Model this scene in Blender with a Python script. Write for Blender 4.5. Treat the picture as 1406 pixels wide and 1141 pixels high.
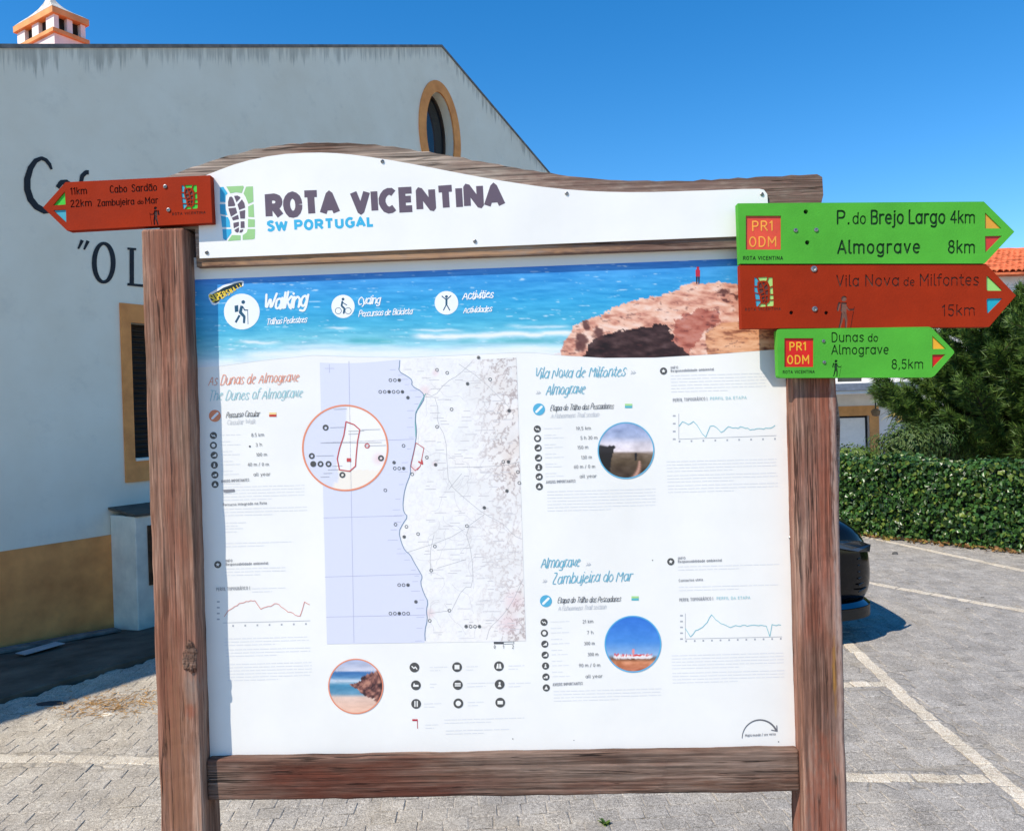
import bpy, bmesh, math, random
import numpy as np
from mathutils import Vector, Matrix, noise as mnoise
from mathutils.geometry import delaunay_2d_cdt

for o in list(bpy.data.objects): bpy.data.objects.remove(o)
scene = bpy.context.scene
COL = scene.collection
R = math.radians

# ------------------------------------------------------------------ camera
F, ROLL, PITCH, EYE = 1100.0, 0.030, R(-0.4), 1.75      # focal length in photo pixels (1406 wide)
FW = np.array([0, math.cos(PITCH), math.sin(PITCH)])
_u0 = np.array([0, -math.sin(PITCH), math.cos(PITCH)]); _r0 = np.array([1.0, 0, 0])
RT = math.cos(ROLL)*_r0 - math.sin(ROLL)*_u0
UP = math.sin(ROLL)*_r0 + math.cos(ROLL)*_u0
CAM = np.array([0, 0, EYE])
K = EYE/1.55; ZB = EYE-1.55
cd = bpy.data.cameras.new('camera'); cam = bpy.data.objects.new('camera', cd); COL.objects.link(cam)
cd.sensor_fit = 'HORIZONTAL'; cd.sensor_width = 36; cd.lens = 36*F/1406
cd.clip_start = .05; cd.clip_end = 3000
cam.matrix_world = Matrix(((RT[0], UP[0], -FW[0], 0), (RT[1], UP[1], -FW[1], 0), (RT[2], UP[2], -FW[2], EYE), (0, 0, 0, 1)))
scene.camera = cam

# ------------------------------------------------------------------ sky, sun, exposure
SUN_AZ, SUN_EL = 52.0, 49.5                                # degrees left of straight behind the camera, height
w = bpy.data.worlds.new('World'); scene.world = w; w.use_nodes = True
nt = w.node_tree; nt.nodes.clear()
sky = nt.nodes.new('ShaderNodeTexSky'); sky.sky_type = 'NISHITA'; sky.sun_disc = False
sky.sun_elevation = R(SUN_EL); sky.sun_rotation = R(180+SUN_AZ)
sky.altitude = 0; sky.air_density = 1.0; sky.dust_density = 0.0; sky.ozone_density = 4.0
hs = nt.nodes.new('ShaderNodeHueSaturation'); hs.inputs['Saturation'].default_value = 1.35
bg = nt.nodes.new('ShaderNodeBackground'); bg.inputs['Strength'].default_value = 0.15
wo = nt.nodes.new('ShaderNodeOutputWorld')
nt.links.new(sky.outputs[0], hs.inputs['Color']); nt.links.new(hs.outputs[0], bg.inputs[0]); nt.links.new(bg.outputs[0], wo.inputs[0])
sl = bpy.data.lights.new('sun', 'SUN'); sl.energy = 4.5; sl.angle = R(0.5); sl.color = (1.0, .915, .79)
so = bpy.data.objects.new('sun', sl); COL.objects.link(so)
_sd = Vector((-math.sin(R(SUN_AZ))*math.cos(R(SUN_EL)), -math.cos(R(SUN_AZ))*math.cos(R(SUN_EL)), math.sin(R(SUN_EL))))
so.rotation_euler = _sd.to_track_quat('Z', 'Y').to_euler(); so.location = (-20, -18, 25)
vs = scene.view_settings; vs.view_transform = 'Standard'; vs.look = 'None'; vs.gamma = 1; vs.use_curve_mapping = False
vs.exposure = 0.36
scene.render.engine = 'CYCLES'

# ------------------------------------------------------------------ pixel -> place
def ray(px, py): return FW + RT*((px-703)/F) - UP*((py-570.5)/F)
def GP(px, py, z=0.0):
    d = ray(px, py); return CAM + d*((z-EYE)/d[2])
def AT(px, py, depth):
    d = ray(px, py); return CAM + d*(depth/d[1])
class Plane:
    """vertical plane: X along it to the right, Y away from the viewer, Z up"""
    def __init__(s, origin, xdir):
        s.o = np.array([origin[0], origin[1], 0.0]); s.t = np.array([xdir[0], xdir[1], 0.0]); s.t /= np.linalg.norm(s.t)
        s.n = np.array([s.t[1], -s.t[0], 0.0])
        s.M = Matrix(((s.t[0], -s.n[0], 0, s.o[0]), (s.t[1], -s.n[1], 0, s.o[1]), (0, 0, 1, 0), (0, 0, 0, 1)))
    def px(s, x, y, off=0.0):                 # -> local (u, z) on the plane `off` in front
        d = ray(x, y); k = (s.n @ (s.o-CAM) + off)/(s.n @ d); X = CAM + d*k
        return float(s.t @ (X-s.o)), float(X[2])
BY = R(1.7)
BOARD = Plane((0, 1.89), (math.cos(BY), -math.sin(BY)))
WTH = R(32.5)
WO = GP(0, 885)
WALL = Plane(WO, (math.sin(WTH), math.cos(WTH)))

# ------------------------------------------------------------------ colours and materials
def lin(r, g, b):
    f = lambda c: (c/255/12.92) if c/255 <= .04045 else ((c/255+.055)/1.055)**2.4
    return (f(r), f(g), f(b))
KP = 1.12                                     # how much brighter a lit print shows than its ink
def ink(r, g, b): return tuple(min(.86, c/KP) for c in lin(r, g, b))
MATS = {}
class NB:
    def __init__(s, name):
        s.m = bpy.data.materials.new(name); s.m.use_nodes = True; s.t = s.m.node_tree
        s.b = s.t.nodes['Principled BSDF']
    def n(s, typ, **kw):
        nd = s.t.nodes.new(typ)
        for k, v in kw.items():
            if k.startswith('_'): setattr(nd, k[1:], v)
        for k, v in kw.items():
            if k.startswith('_'): continue
            i = nd.inputs[int(k[1:])] if (k[0] == 'i' and k[1:].isdigit()) else nd.inputs[k.replace('__', ' ')]
            if hasattr(v, 'is_linked') or isinstance(v, bpy.types.NodeSocket): s.t.links.new(v, i)
            else: i.default_value = v
        return nd
    def coord(s, which='Object', scale=(1, 1, 1), loc=(0, 0, 0), rot=(0, 0, 0)):
        tc = s.n('ShaderNodeTexCoord')
        mp = s.n('ShaderNodeMapping', Vector=tc.outputs[which]); mp.inputs['Scale'].default_value = scale
        mp.inputs['Location'].default_value = loc; mp.inputs['Rotation'].default_value = rot
        return mp.outputs[0]
    def noise(s, vec, scale, detail=4, rough=.55):
        return s.n('ShaderNodeTexNoise', Vector=vec, Scale=scale, Detail=detail, Roughness=rough).outputs['Fac']
    def ramp(s, fac, stops, interp='LINEAR'):
        r = s.n('ShaderNodeValToRGB', Fac=fac); r.color_ramp.interpolation = interp
        e = r.color_ramp.elements
        while len(e) < len(stops): e.new(.5)
        for i, (p, c) in enumerate(stops):
            e[i].position = p; e[i].color = (*c, 1) if not isinstance(c, (int, float)) else (c, c, c, 1)
        return r.outputs[0]
    def mix(s, fac, a, b, blend='MIX'):
        nd = s.n('ShaderNodeMix', _data_type='RGBA', _blend_type=blend)
        for i, v in ((0, fac), (6, a), (7, b)):
            if isinstance(v, bpy.types.NodeSocket): s.t.links.new(v, nd.inputs[i])
            elif i == 0: nd.inputs[0].default_value = v
            else: nd.inputs[i].default_value = (*v, 1)
        return nd.outputs[2]
    def math(s, op, a, b=0.0, clamp=False):
        nd = s.n('ShaderNodeMath', _operation=op, _use_clamp=clamp)
        for i, v in ((0, a), (1, b)):
            if isinstance(v, bpy.types.NodeSocket): s.t.links.new(v, nd.inputs[i])
            else: nd.inputs[i].default_value = v
        return nd.outputs[0]
    def bump(s, h, strength=.3, dist=.01):
        nd = s.n('ShaderNodeBump', Height=h, Strength=strength, Distance=dist); s.t.links.new(nd.outputs[0], s.b.inputs['Normal'])
    def col(s, v):
        if isinstance(v, bpy.types.NodeSocket): s.t.links.new(v, s.b.inputs['Base Color'])
        else: s.b.inputs['Base Color'].default_value = (*v, 1)
    def set(s, rough=None, spec=None, metal=None, coat=None):
        if rough is not None: s.b.inputs['Roughness'].default_value = rough
        if spec is not None: s.b.inputs['Specular IOR Level'].default_value = spec
        if metal is not None: s.b.inputs['Metallic'].default_value = metal
        if coat is not None: s.b.inputs['Coat Weight'].default_value = coat; s.b.inputs['Coat Roughness'].default_value = .04

def plain(name, rgb, rough=.5, var=.06, vscale=9., bump=0., bscale=120., spec=.4, metal=0., coat=None, bdist=.002):
    """painted or natural surface with slight uneven tone, dirt and fine relief"""
    if name in MATS: return MATS[name]
    k = NB(name); v = k.coord()
    n = k.noise(v, vscale, 5, .6)
    lo = tuple(c*(1-var*2.2) for c in rgb); hi = tuple(min(1, c*(1+var*1.6)) for c in rgb)
    k.col(k.ramp(n, [(.3, lo), (.7, hi)]))
    r = k.ramp(k.noise(v, vscale*2.3, 4), [(.3, max(0, rough-.08)), (.7, min(1, rough+.08))]); k.t.links.new(r, k.b.inputs['Roughness'])
    k.set(spec=spec, metal=metal, coat=coat)
    if bump: k.bump(k.noise(v, bscale, 5, .65), bump, bdist)
    MATS[name] = k.m; return k.m
def inkm(r, g, b, rough=.38):
    return plain('ink_%d_%d_%d' % (r, g, b), ink(r, g, b), rough, .02, 14)
def attr_mat(name, rough=.38):
    if name in MATS: return MATS[name]
    k = NB(name); a = k.n('ShaderNodeAttribute', _attribute_name='Col'); k.t.links.new(a.outputs['Color'], k.b.inputs['Base Color'])
    k.set(rough=rough, spec=.4); MATS[name] = k.m; return k.m

def wood(name, axis, cols, seed, red=.3, grey=.35, stain=None, crack=1.0):
    dark, mid, light, greyc, redc = [tuple(c/1.1 for c in lin(*c)) for c in cols]
    k = NB(name)
    def sc(l, c): return tuple(l if i == axis else c for i in range(3))
    L = (seed*3.1, seed*1.7, seed*5.3)
    n1 = k.noise(k.coord(scale=sc(1.3, 16), loc=L), 1.6, 9, .66)
    c = k.ramp(n1, [(.3, dark), (.5, mid), (.7, light)])
    p = k.noise(k.coord(scale=sc(1.6, 5), loc=L), 1.7, 5, .6)
    c = k.mix(k.ramp(p, [(.5-.25*grey, 0), (.62, grey*2)]), c, greyc)
    p2 = k.noise(k.coord(scale=sc(1.1, 6), loc=(L[1], L[2], L[0])), 1.5, 4, .6)
    c = k.mix(k.ramp(p2, [(.46, 0), (.66, red*2)]), c, redc)
    n2 = k.noise(k.coord(scale=sc(2.2, 170), loc=L), 1.5, 6, .72)           # fibre
    c = k.mix(.85, c, k.ramp(n2, [(.32, .14), (.5, .5), (.68, .92)]), 'OVERLAY')
    n3 = k.noise(k.coord(scale=sc(6, 420), loc=L), 1.2, 4, .7)
    c = k.mix(k.ramp(n3, [(.6, 0), (.74, .35)]), c, tuple(min(1, x*1.3) for x in light))
    wv = k.n('ShaderNodeTexWave', _wave_type='BANDS', _bands_direction='X' if axis != 0 else 'Z', Vector=k.coord(scale=sc(.1, 1), loc=L), Scale=22., Distortion=5., Detail=3., Detail__Scale=1.2, Detail__Roughness=.6).outputs['Fac']
    c = k.mix(.3, c, k.ramp(wv, [(.1, .38), (.6, .56)]), 'OVERLAY')
    nc = k.noise(k.coord(scale=sc(.9, 30), loc=(L[2], L[0], L[1])), 1.2, 4, .55)
    cr = k.math('ABSOLUTE', k.math('SUBTRACT', nc, .47))
    msk = k.noise(k.coord(scale=sc(2.2, 9), loc=L), 1.4, 3)
    crk = k.math('MULTIPLY', k.ramp(cr, [(.003, 1), (.016, 0)]), k.ramp(msk, [(.5, 0), (.58, crack)]))
    c = k.mix(k.math('MULTIPLY', crk, .85), c, tuple(x*.18 for x in dark))
    if stain:                                                           # (x, z, half width, half height, colour)
        for (sx, sz, hx, hz, scol) in stain:
            xyz = k.n('ShaderNodeSeparateXYZ', Vector=k.n('ShaderNodeTexCoord').outputs['Object'])
            dx = k.math('DIVIDE', k.math('SUBTRACT', xyz.outputs[0], sx), hx); dz = k.math('DIVIDE', k.math('SUBTRACT', xyz.outputs[2], sz), hz)
            d = k.math('ADD', k.math('MULTIPLY', dx, dx), k.math('MULTIPLY', dz, dz))
            d = k.math('ADD', d, k.math('MULTIPLY', k.math('SUBTRACT', k.noise(k.coord(scale=sc(14, 60)), 2.5, 4), .5), 2.6))
            c = k.mix(k.ramp(d, [(.0, .75), (1.7, 0)]), c, tuple(x/1.1 for x in lin(*scol)))
    k.col(c); k.set(rough=.78, spec=.25)
    h = k.math('SUBTRACT', k.math('ADD', k.math('MULTIPLY', n2, .5), k.math('MULTIPLY', wv, .2)), k.math('MULTIPLY', crk, 1.6))
    k.bump(h, .8, .004)
    MATS[name] = k.m; return k.m

# ------------------------------------------------------------------ objects
FR = {}
def root(name, label, cat, M=None, group=None):
    o = bpy.data.objects.new(name, None); COL.objects.link(o); o.empty_display_size = .1
    M = M or Matrix(); o.matrix_world = M; FR[o.name] = M
    o['label'] = label; o['category'] = cat
    if group: o['group'] = group
    return o
def tagm(o, label, cat, group=None):
    o['label'] = label; o['category'] = cat
    if group: o['group'] = group
    return o
def obj(name, verts, faces, mat, parent=None, smooth=False, mi=None, cols=None, sub=0, autos=None):
    me = bpy.data.meshes.new(name); me.from_pydata([tuple(map(float, v)) for v in verts] if not isinstance(verts, np.ndarray) else verts.tolist(), [], faces)
    for m in (mat if isinstance(mat, (list, tuple)) else [mat]): me.materials.append(m)
    if mi is not None: me.polygons.foreach_set('material_index', mi)
    if smooth: me.polygons.foreach_set('use_smooth', [True]*len(me.polygons))
    if cols is not None:
        a = me.color_attributes.new('Col', 'FLOAT_COLOR', 'POINT')
        a.data.foreach_set('color', np.concatenate([cols, np.ones((len(cols), 1))], 1).astype(np.float32).ravel())
    me.validate(); me.update()
    o = bpy.data.objects.new(name, me); COL.objects.link(o)
    if parent: o.parent = parent
    if sub:
        s = o.modifiers.new('s', 'SUBSURF'); s.levels = s.render_levels = sub
    return o
def bmobj(name, bm, mat, parent=None, smooth=False):
    me = bpy.data.meshes.new(name); bm.to_mesh(me); bm.free()
    for m in (mat if isinstance(mat, (list, tuple)) else [mat]): me.materials.append(m)
    if smooth: me.polygons.foreach_set('use_smooth', [True]*len(me.polygons))
    o = bpy.data.objects.new(name, me); COL.objects.link(o)
    if parent: o.parent = parent
    return o
def box_bm(b, bevel=.0, seg=2, bm=None):
    x0, x1, y0, y1, z0, z1 = b
    t = bmesh.new()
    vs_ = [t.verts.new(p) for p in ((x0, y0, z0), (x1, y0, z0), (x1, y1, z0), (x0, y1, z0), (x0, y0, z1), (x1, y0, z1), (x1, y1, z1), (x0, y1, z1))]
    for f in ((0, 3, 2, 1), (4, 5, 6, 7), (0, 1, 5, 4), (1, 2, 6, 5), (2, 3, 7, 6), (3, 0, 4, 7)): t.faces.new([vs_[i] for i in f])
    if bevel: bmesh.ops.bevel(t, geom=list(t.edges), offset=bevel, segments=seg, profile=.5, affect='EDGES')
    if bm is None: return t
    me = bpy.data.meshes.new('tmp'); t.to_mesh(me); t.free(); bm.from_mesh(me); bpy.data.meshes.remove(me)
    return bm
def box(name, b, mat, parent=None, bevel=.004, seg=2): return bmobj(name, box_bm(b, bevel, seg), mat, parent)
def wood_box(name, b, axis, mat, parent, bevel=.006, amp=.0018, seed=0, step=.03):
    bm = box_bm(b, bevel, 3)
    lo, hi = b[2*axis], b[2*axis+1]; n = int((hi-lo)/step)
    nv = Vector((axis == 0, axis == 1, axis == 2))
    for i in range(1, n):
        co = Vector((0, 0, 0)); co[axis] = lo+(hi-lo)*i/n
        bmesh.ops.bisect_plane(bm, geom=list(bm.verts)+list(bm.edges)+list(bm.faces), plane_co=co, plane_no=nv, dist=1e-5)
    for v in bm.verts:
        q = v.co*1.0; q[axis] *= .12
        d = mnoise.noise_vector((v.co+Vector((seed*7.1, seed*3, seed)))*9)*amp + mnoise.noise_vector((v.co+Vector((seed, seed*5, 0)))*45)*amp*.5
        d[axis] *= .3
        v.co += d
    return bmobj(name, bm, mat, parent, smooth=False)
def tube(path, rad, n=8, cap=True):
    P = [Vector(p) for p in path]; V = []; Fc = []
    rr = rad if isinstance(rad, (list, tuple)) else [rad]*len(P)
    a = None
    for i, p in enumerate(P):
        d = (P[min(i+1, len(P)-1)]-P[max(i-1, 0)]).normalized()
        if a is None: a = d.orthogonal().normalized()
        a = (a-d*a.dot(d)).normalized(); b = d.cross(a)
        for j in range(n):
            t = 2*math.pi*j/n; V.append(p+(a*math.cos(t)+b*math.sin(t))*rr[i])
    for i in range(len(P)-1):
        for j in range(n):
            q = (j+1) % n; Fc.append((i*n+j, i*n+q, (i+1)*n+q, (i+1)*n+j))
    if cap: Fc.append(tuple(range(n))[::-1]); Fc.append(tuple(range((len(P)-1)*n, len(P)*n)))
    return V, Fc
def merge(parts):
    V = []; Fc = []
    for v, f in parts:
        o = len(V); V += list(v); Fc += [tuple(i+o for i in q) for q in f]
    return V, Fc

# ------------------------------------------------------------------ flat shapes: union, plates, engraving
def ccw(p):
    a = sum(p[i-1][0]*p[i][1]-p[i][0]*p[i-1][1] for i in range(len(p)))
    return p if a > 0 else p[::-1]
def cdt(polys, eps=1e-4):
    V = []; Fi = []
    for p in polys:
        p = ccw([tuple(q) for q in p]); Fi.append(list(range(len(V), len(V)+len(p)))); V += [Vector(q) for q in p]
    v, e, f, ov, oe, of = delaunay_2d_cdt(V, [], Fi, 0, eps)
    return [(q[0], q[1]) for q in v], f, of
def union(polys, holes=(), eps=1e-4):
    polys = list(polys); n = len(polys)
    v, f, of = cdt(polys+list(holes), eps)
    keep = [t for t, o in zip(f, of) if o and any(i < n for i in o) and not any(i >= n for i in o)]
    used = sorted({i for t in keep for i in t}); ix = {a: b for b, a in enumerate(used)}
    return [v[i] for i in used], [tuple(ix[i] for i in t) for t in keep]
def orient(V3, faces):
    out = []
    for t in faces:
        a, b, c = V3[t[0]], V3[t[1]], V3[t[2]]
        ny = (b[2]-a[2])*(c[0]-a[0])-(b[0]-a[0])*(c[2]-a[2])
        out.append(t if ny < 0 else t[::-1])
    return out
def decal(name, parent, polys, mat, mp, holes=()):
    """flat print; mp(x, y) -> local (u, y, z)"""
    if not polys: return None
    v, f = union(polys, holes); V3 = [mp(*p) for p in v]
    return obj(name, V3, orient(V3, f), mat, parent)
def plate(name, parent, polys, mat, mp, thick, holes=()):
    """flat shape with thickness; front at mp, back `thick` behind (local +Y)"""
    v, f = union(polys, holes); V3 = [mp(*p) for p in v]; f = orient(V3, f); n = len(V3)
    V = list(V3)+[(p[0], p[1]+thick, p[2]) for p in V3]
    ed = {}
    for t in f:
        for i in range(len(t)): ed[(t[i], t[(i+1) % len(t)])] = 1
    Fc = list(f)+[tuple(i+n for i in t[::-1]) for t in f]
    for (a, b) in ed:
        if (b, a) not in ed: Fc.append((b, a, a+n, b+n))
    return obj(name, V, Fc, mat, parent)
def carved(name, parent, outline, cuts, mat, mp, thick, wall_mat=None):
    """plate whose front is really cut: cuts = [(part name, polys, material, depth)] become floors, each its own part"""
    allp = [outline]; owner = [-1]
    for k, c in enumerate(cuts):
        for p in c[1]: allp.append(p); owner.append(k)
    v, f, of = cdt(allp); V3 = [mp(*p) for p in v]
    grp = []
    for o in of:
        ks = [owner[i] for i in o if i > 0]
        grp.append(None if 0 not in o else (max(ks) if ks else -1))
    f = [t if t is None else orient(V3, [tuple(t)])[0] for t in f]
    em = {}
    for t, g in zip(f, grp):
        if g is None: continue
        for i in range(3): em[(t[i], t[(i+1) % 3])] = g
    n = len(V3); V = list(V3)+[(p[0], p[1]+thick, p[2]) for p in V3]; Fc = []; mi = []
    for t, g in zip(f, grp):
        if g is None: continue
        Fc.append(tuple(i+n for i in t[::-1])); mi.append(0)
        if g == -1: Fc.append(t); mi.append(0)
    wv = {}
    def deep(i, d):
        if (i, d) not in wv:
            wv[(i, d)] = len(V); p = V3[i]; V.append((p[0], p[1]+d, p[2]))
        return wv[(i, d)]
    for (a, b), g in em.items():
        h = em.get((b, a), None)
        if h is None: Fc.append((b, a, a+n, b+n)); mi.append(0)
        elif g == -1 and h >= 0: d = cuts[h][3]; Fc.append((b, a, deep(a, d), deep(b, d))); mi.append(1 if wall_mat else 0)
    o = obj(name, V, Fc, [mat, wall_mat] if wall_mat else mat, parent, mi=mi)
    subs = []
    for k, c in enumerate(cuts):
        fs = [t for t, g in zip(f, grp) if g == k]
        if not fs or c[2] is None: subs.append(None); continue
        used = sorted({i for t in fs for i in t}); ix = {a: b for b, a in enumerate(used)}
        subs.append(obj(c[0], [(V3[i][0], V3[i][1]+c[3], V3[i][2]) for i in used], [tuple(ix[i] for i in t) for t in fs], c[2], parent))
    return o, subs
def circ(cx, cy, rx, ry=None, n=28, a0=0): 
    ry = rx if ry is None else ry
    return [(cx+rx*math.cos(a0+2*math.pi*i/n), cy+ry*math.sin(a0+2*math.pi*i/n)) for i in range(n)]
def rect(x0, y0, x1, y1): return [(x0, y0), (x1, y0), (x1, y1), (x0, y1)]
def ribbon(pts, w, cap='round', join='round', closed=False, safe=False):
    """stroke -> polygons; w is a number or one per point"""
    P = [tuple(pts[0])]
    W = [w]*len(pts) if not isinstance(w, (list, tuple)) else list(w); WW = [W[0]]
    for p, q in zip(pts[1:], W[1:]):
        if math.hypot(p[0]-P[-1][0], p[1]-P[-1][1]) > 1e-6: P.append(tuple(p)); WW.append(q)
    if len(P) < 2: return [circ(P[0][0], P[0][1], WW[0]/2, n=8)]
    out = []; m = len(P)
    d = []
    for i in range(m-1):
        x, y = P[i+1][0]-P[i][0], P[i+1][1]-P[i][1]; l = math.hypot(x, y); d.append((x/l, y/l))
    L = [None]*m
    for i in range(m):
        if 0 < i < m-1: a, b = d[i-1], d[i]
        elif closed: a, b = d[-1], d[0]
        else: a = b = d[0] if i == 0 else d[-1]
        dot = a[0]*b[0]+a[1]*b[1]
        if dot > .75 and not safe:
            nx, ny = -(a[1]+b[1]), a[0]+b[0]; l = math.hypot(nx, ny); nx /= l; ny /= l
            k = 1/max(.5, math.sqrt((1+dot)/2)); L[i] = (nx*k, ny*k, True)
        else: L[i] = (0, 0, False)
    for i in range(m-1):
        (x0, y0), (x1, y1) = P[i], P[i+1]; q = []
        for (j, s) in ((i, 0), (i+1, 1)):
            if L[j][2]: nx, ny = L[j][:2]
            else: nx, ny = -d[i][1], d[i][0]
            h = WW[j]/2; q.append(((P[j][0]+nx*h, P[j][1]+ny*h), (P[j][0]-nx*h, P[j][1]-ny*h)))
        out.append([q[0][0], q[1][0], q[1][1], q[0][1]])
    for i in range(1, m-1):
        if not L[i][2]:
            h = WW[i]/2
            if join == 'miter':
                a, b = d[i-1], d[i]; cr = a[0]*b[1]-a[1]*b[0]; s = -1 if cr > 0 else 1
                o1 = (P[i][0]-s*a[1]*h, P[i][1]+s*a[0]*h); o2 = (P[i][0]-s*b[1]*h, P[i][1]+s*b[0]*h)
                den = 1+a[0]*b[0]+a[1]*b[1]; mx, my = (o1[0]+o2[0])/2-P[i][0], (o1[1]+o2[1])/2-P[i][1]; k = min(2/max(den, 1e-3), 3.2)
                tip = (P[i][0]+mx*k, P[i][1]+my*k); out.append([P[i], o1, tip, o2])
            else: out.append(circ(P[i][0], P[i][1], h, n=6, a0=.3*i))
    if cap == 'round' and not closed:
        for i in (0, m-1): out.append(circ(P[i][0], P[i][1], WW[i]/2, n=10))
    return out

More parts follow.
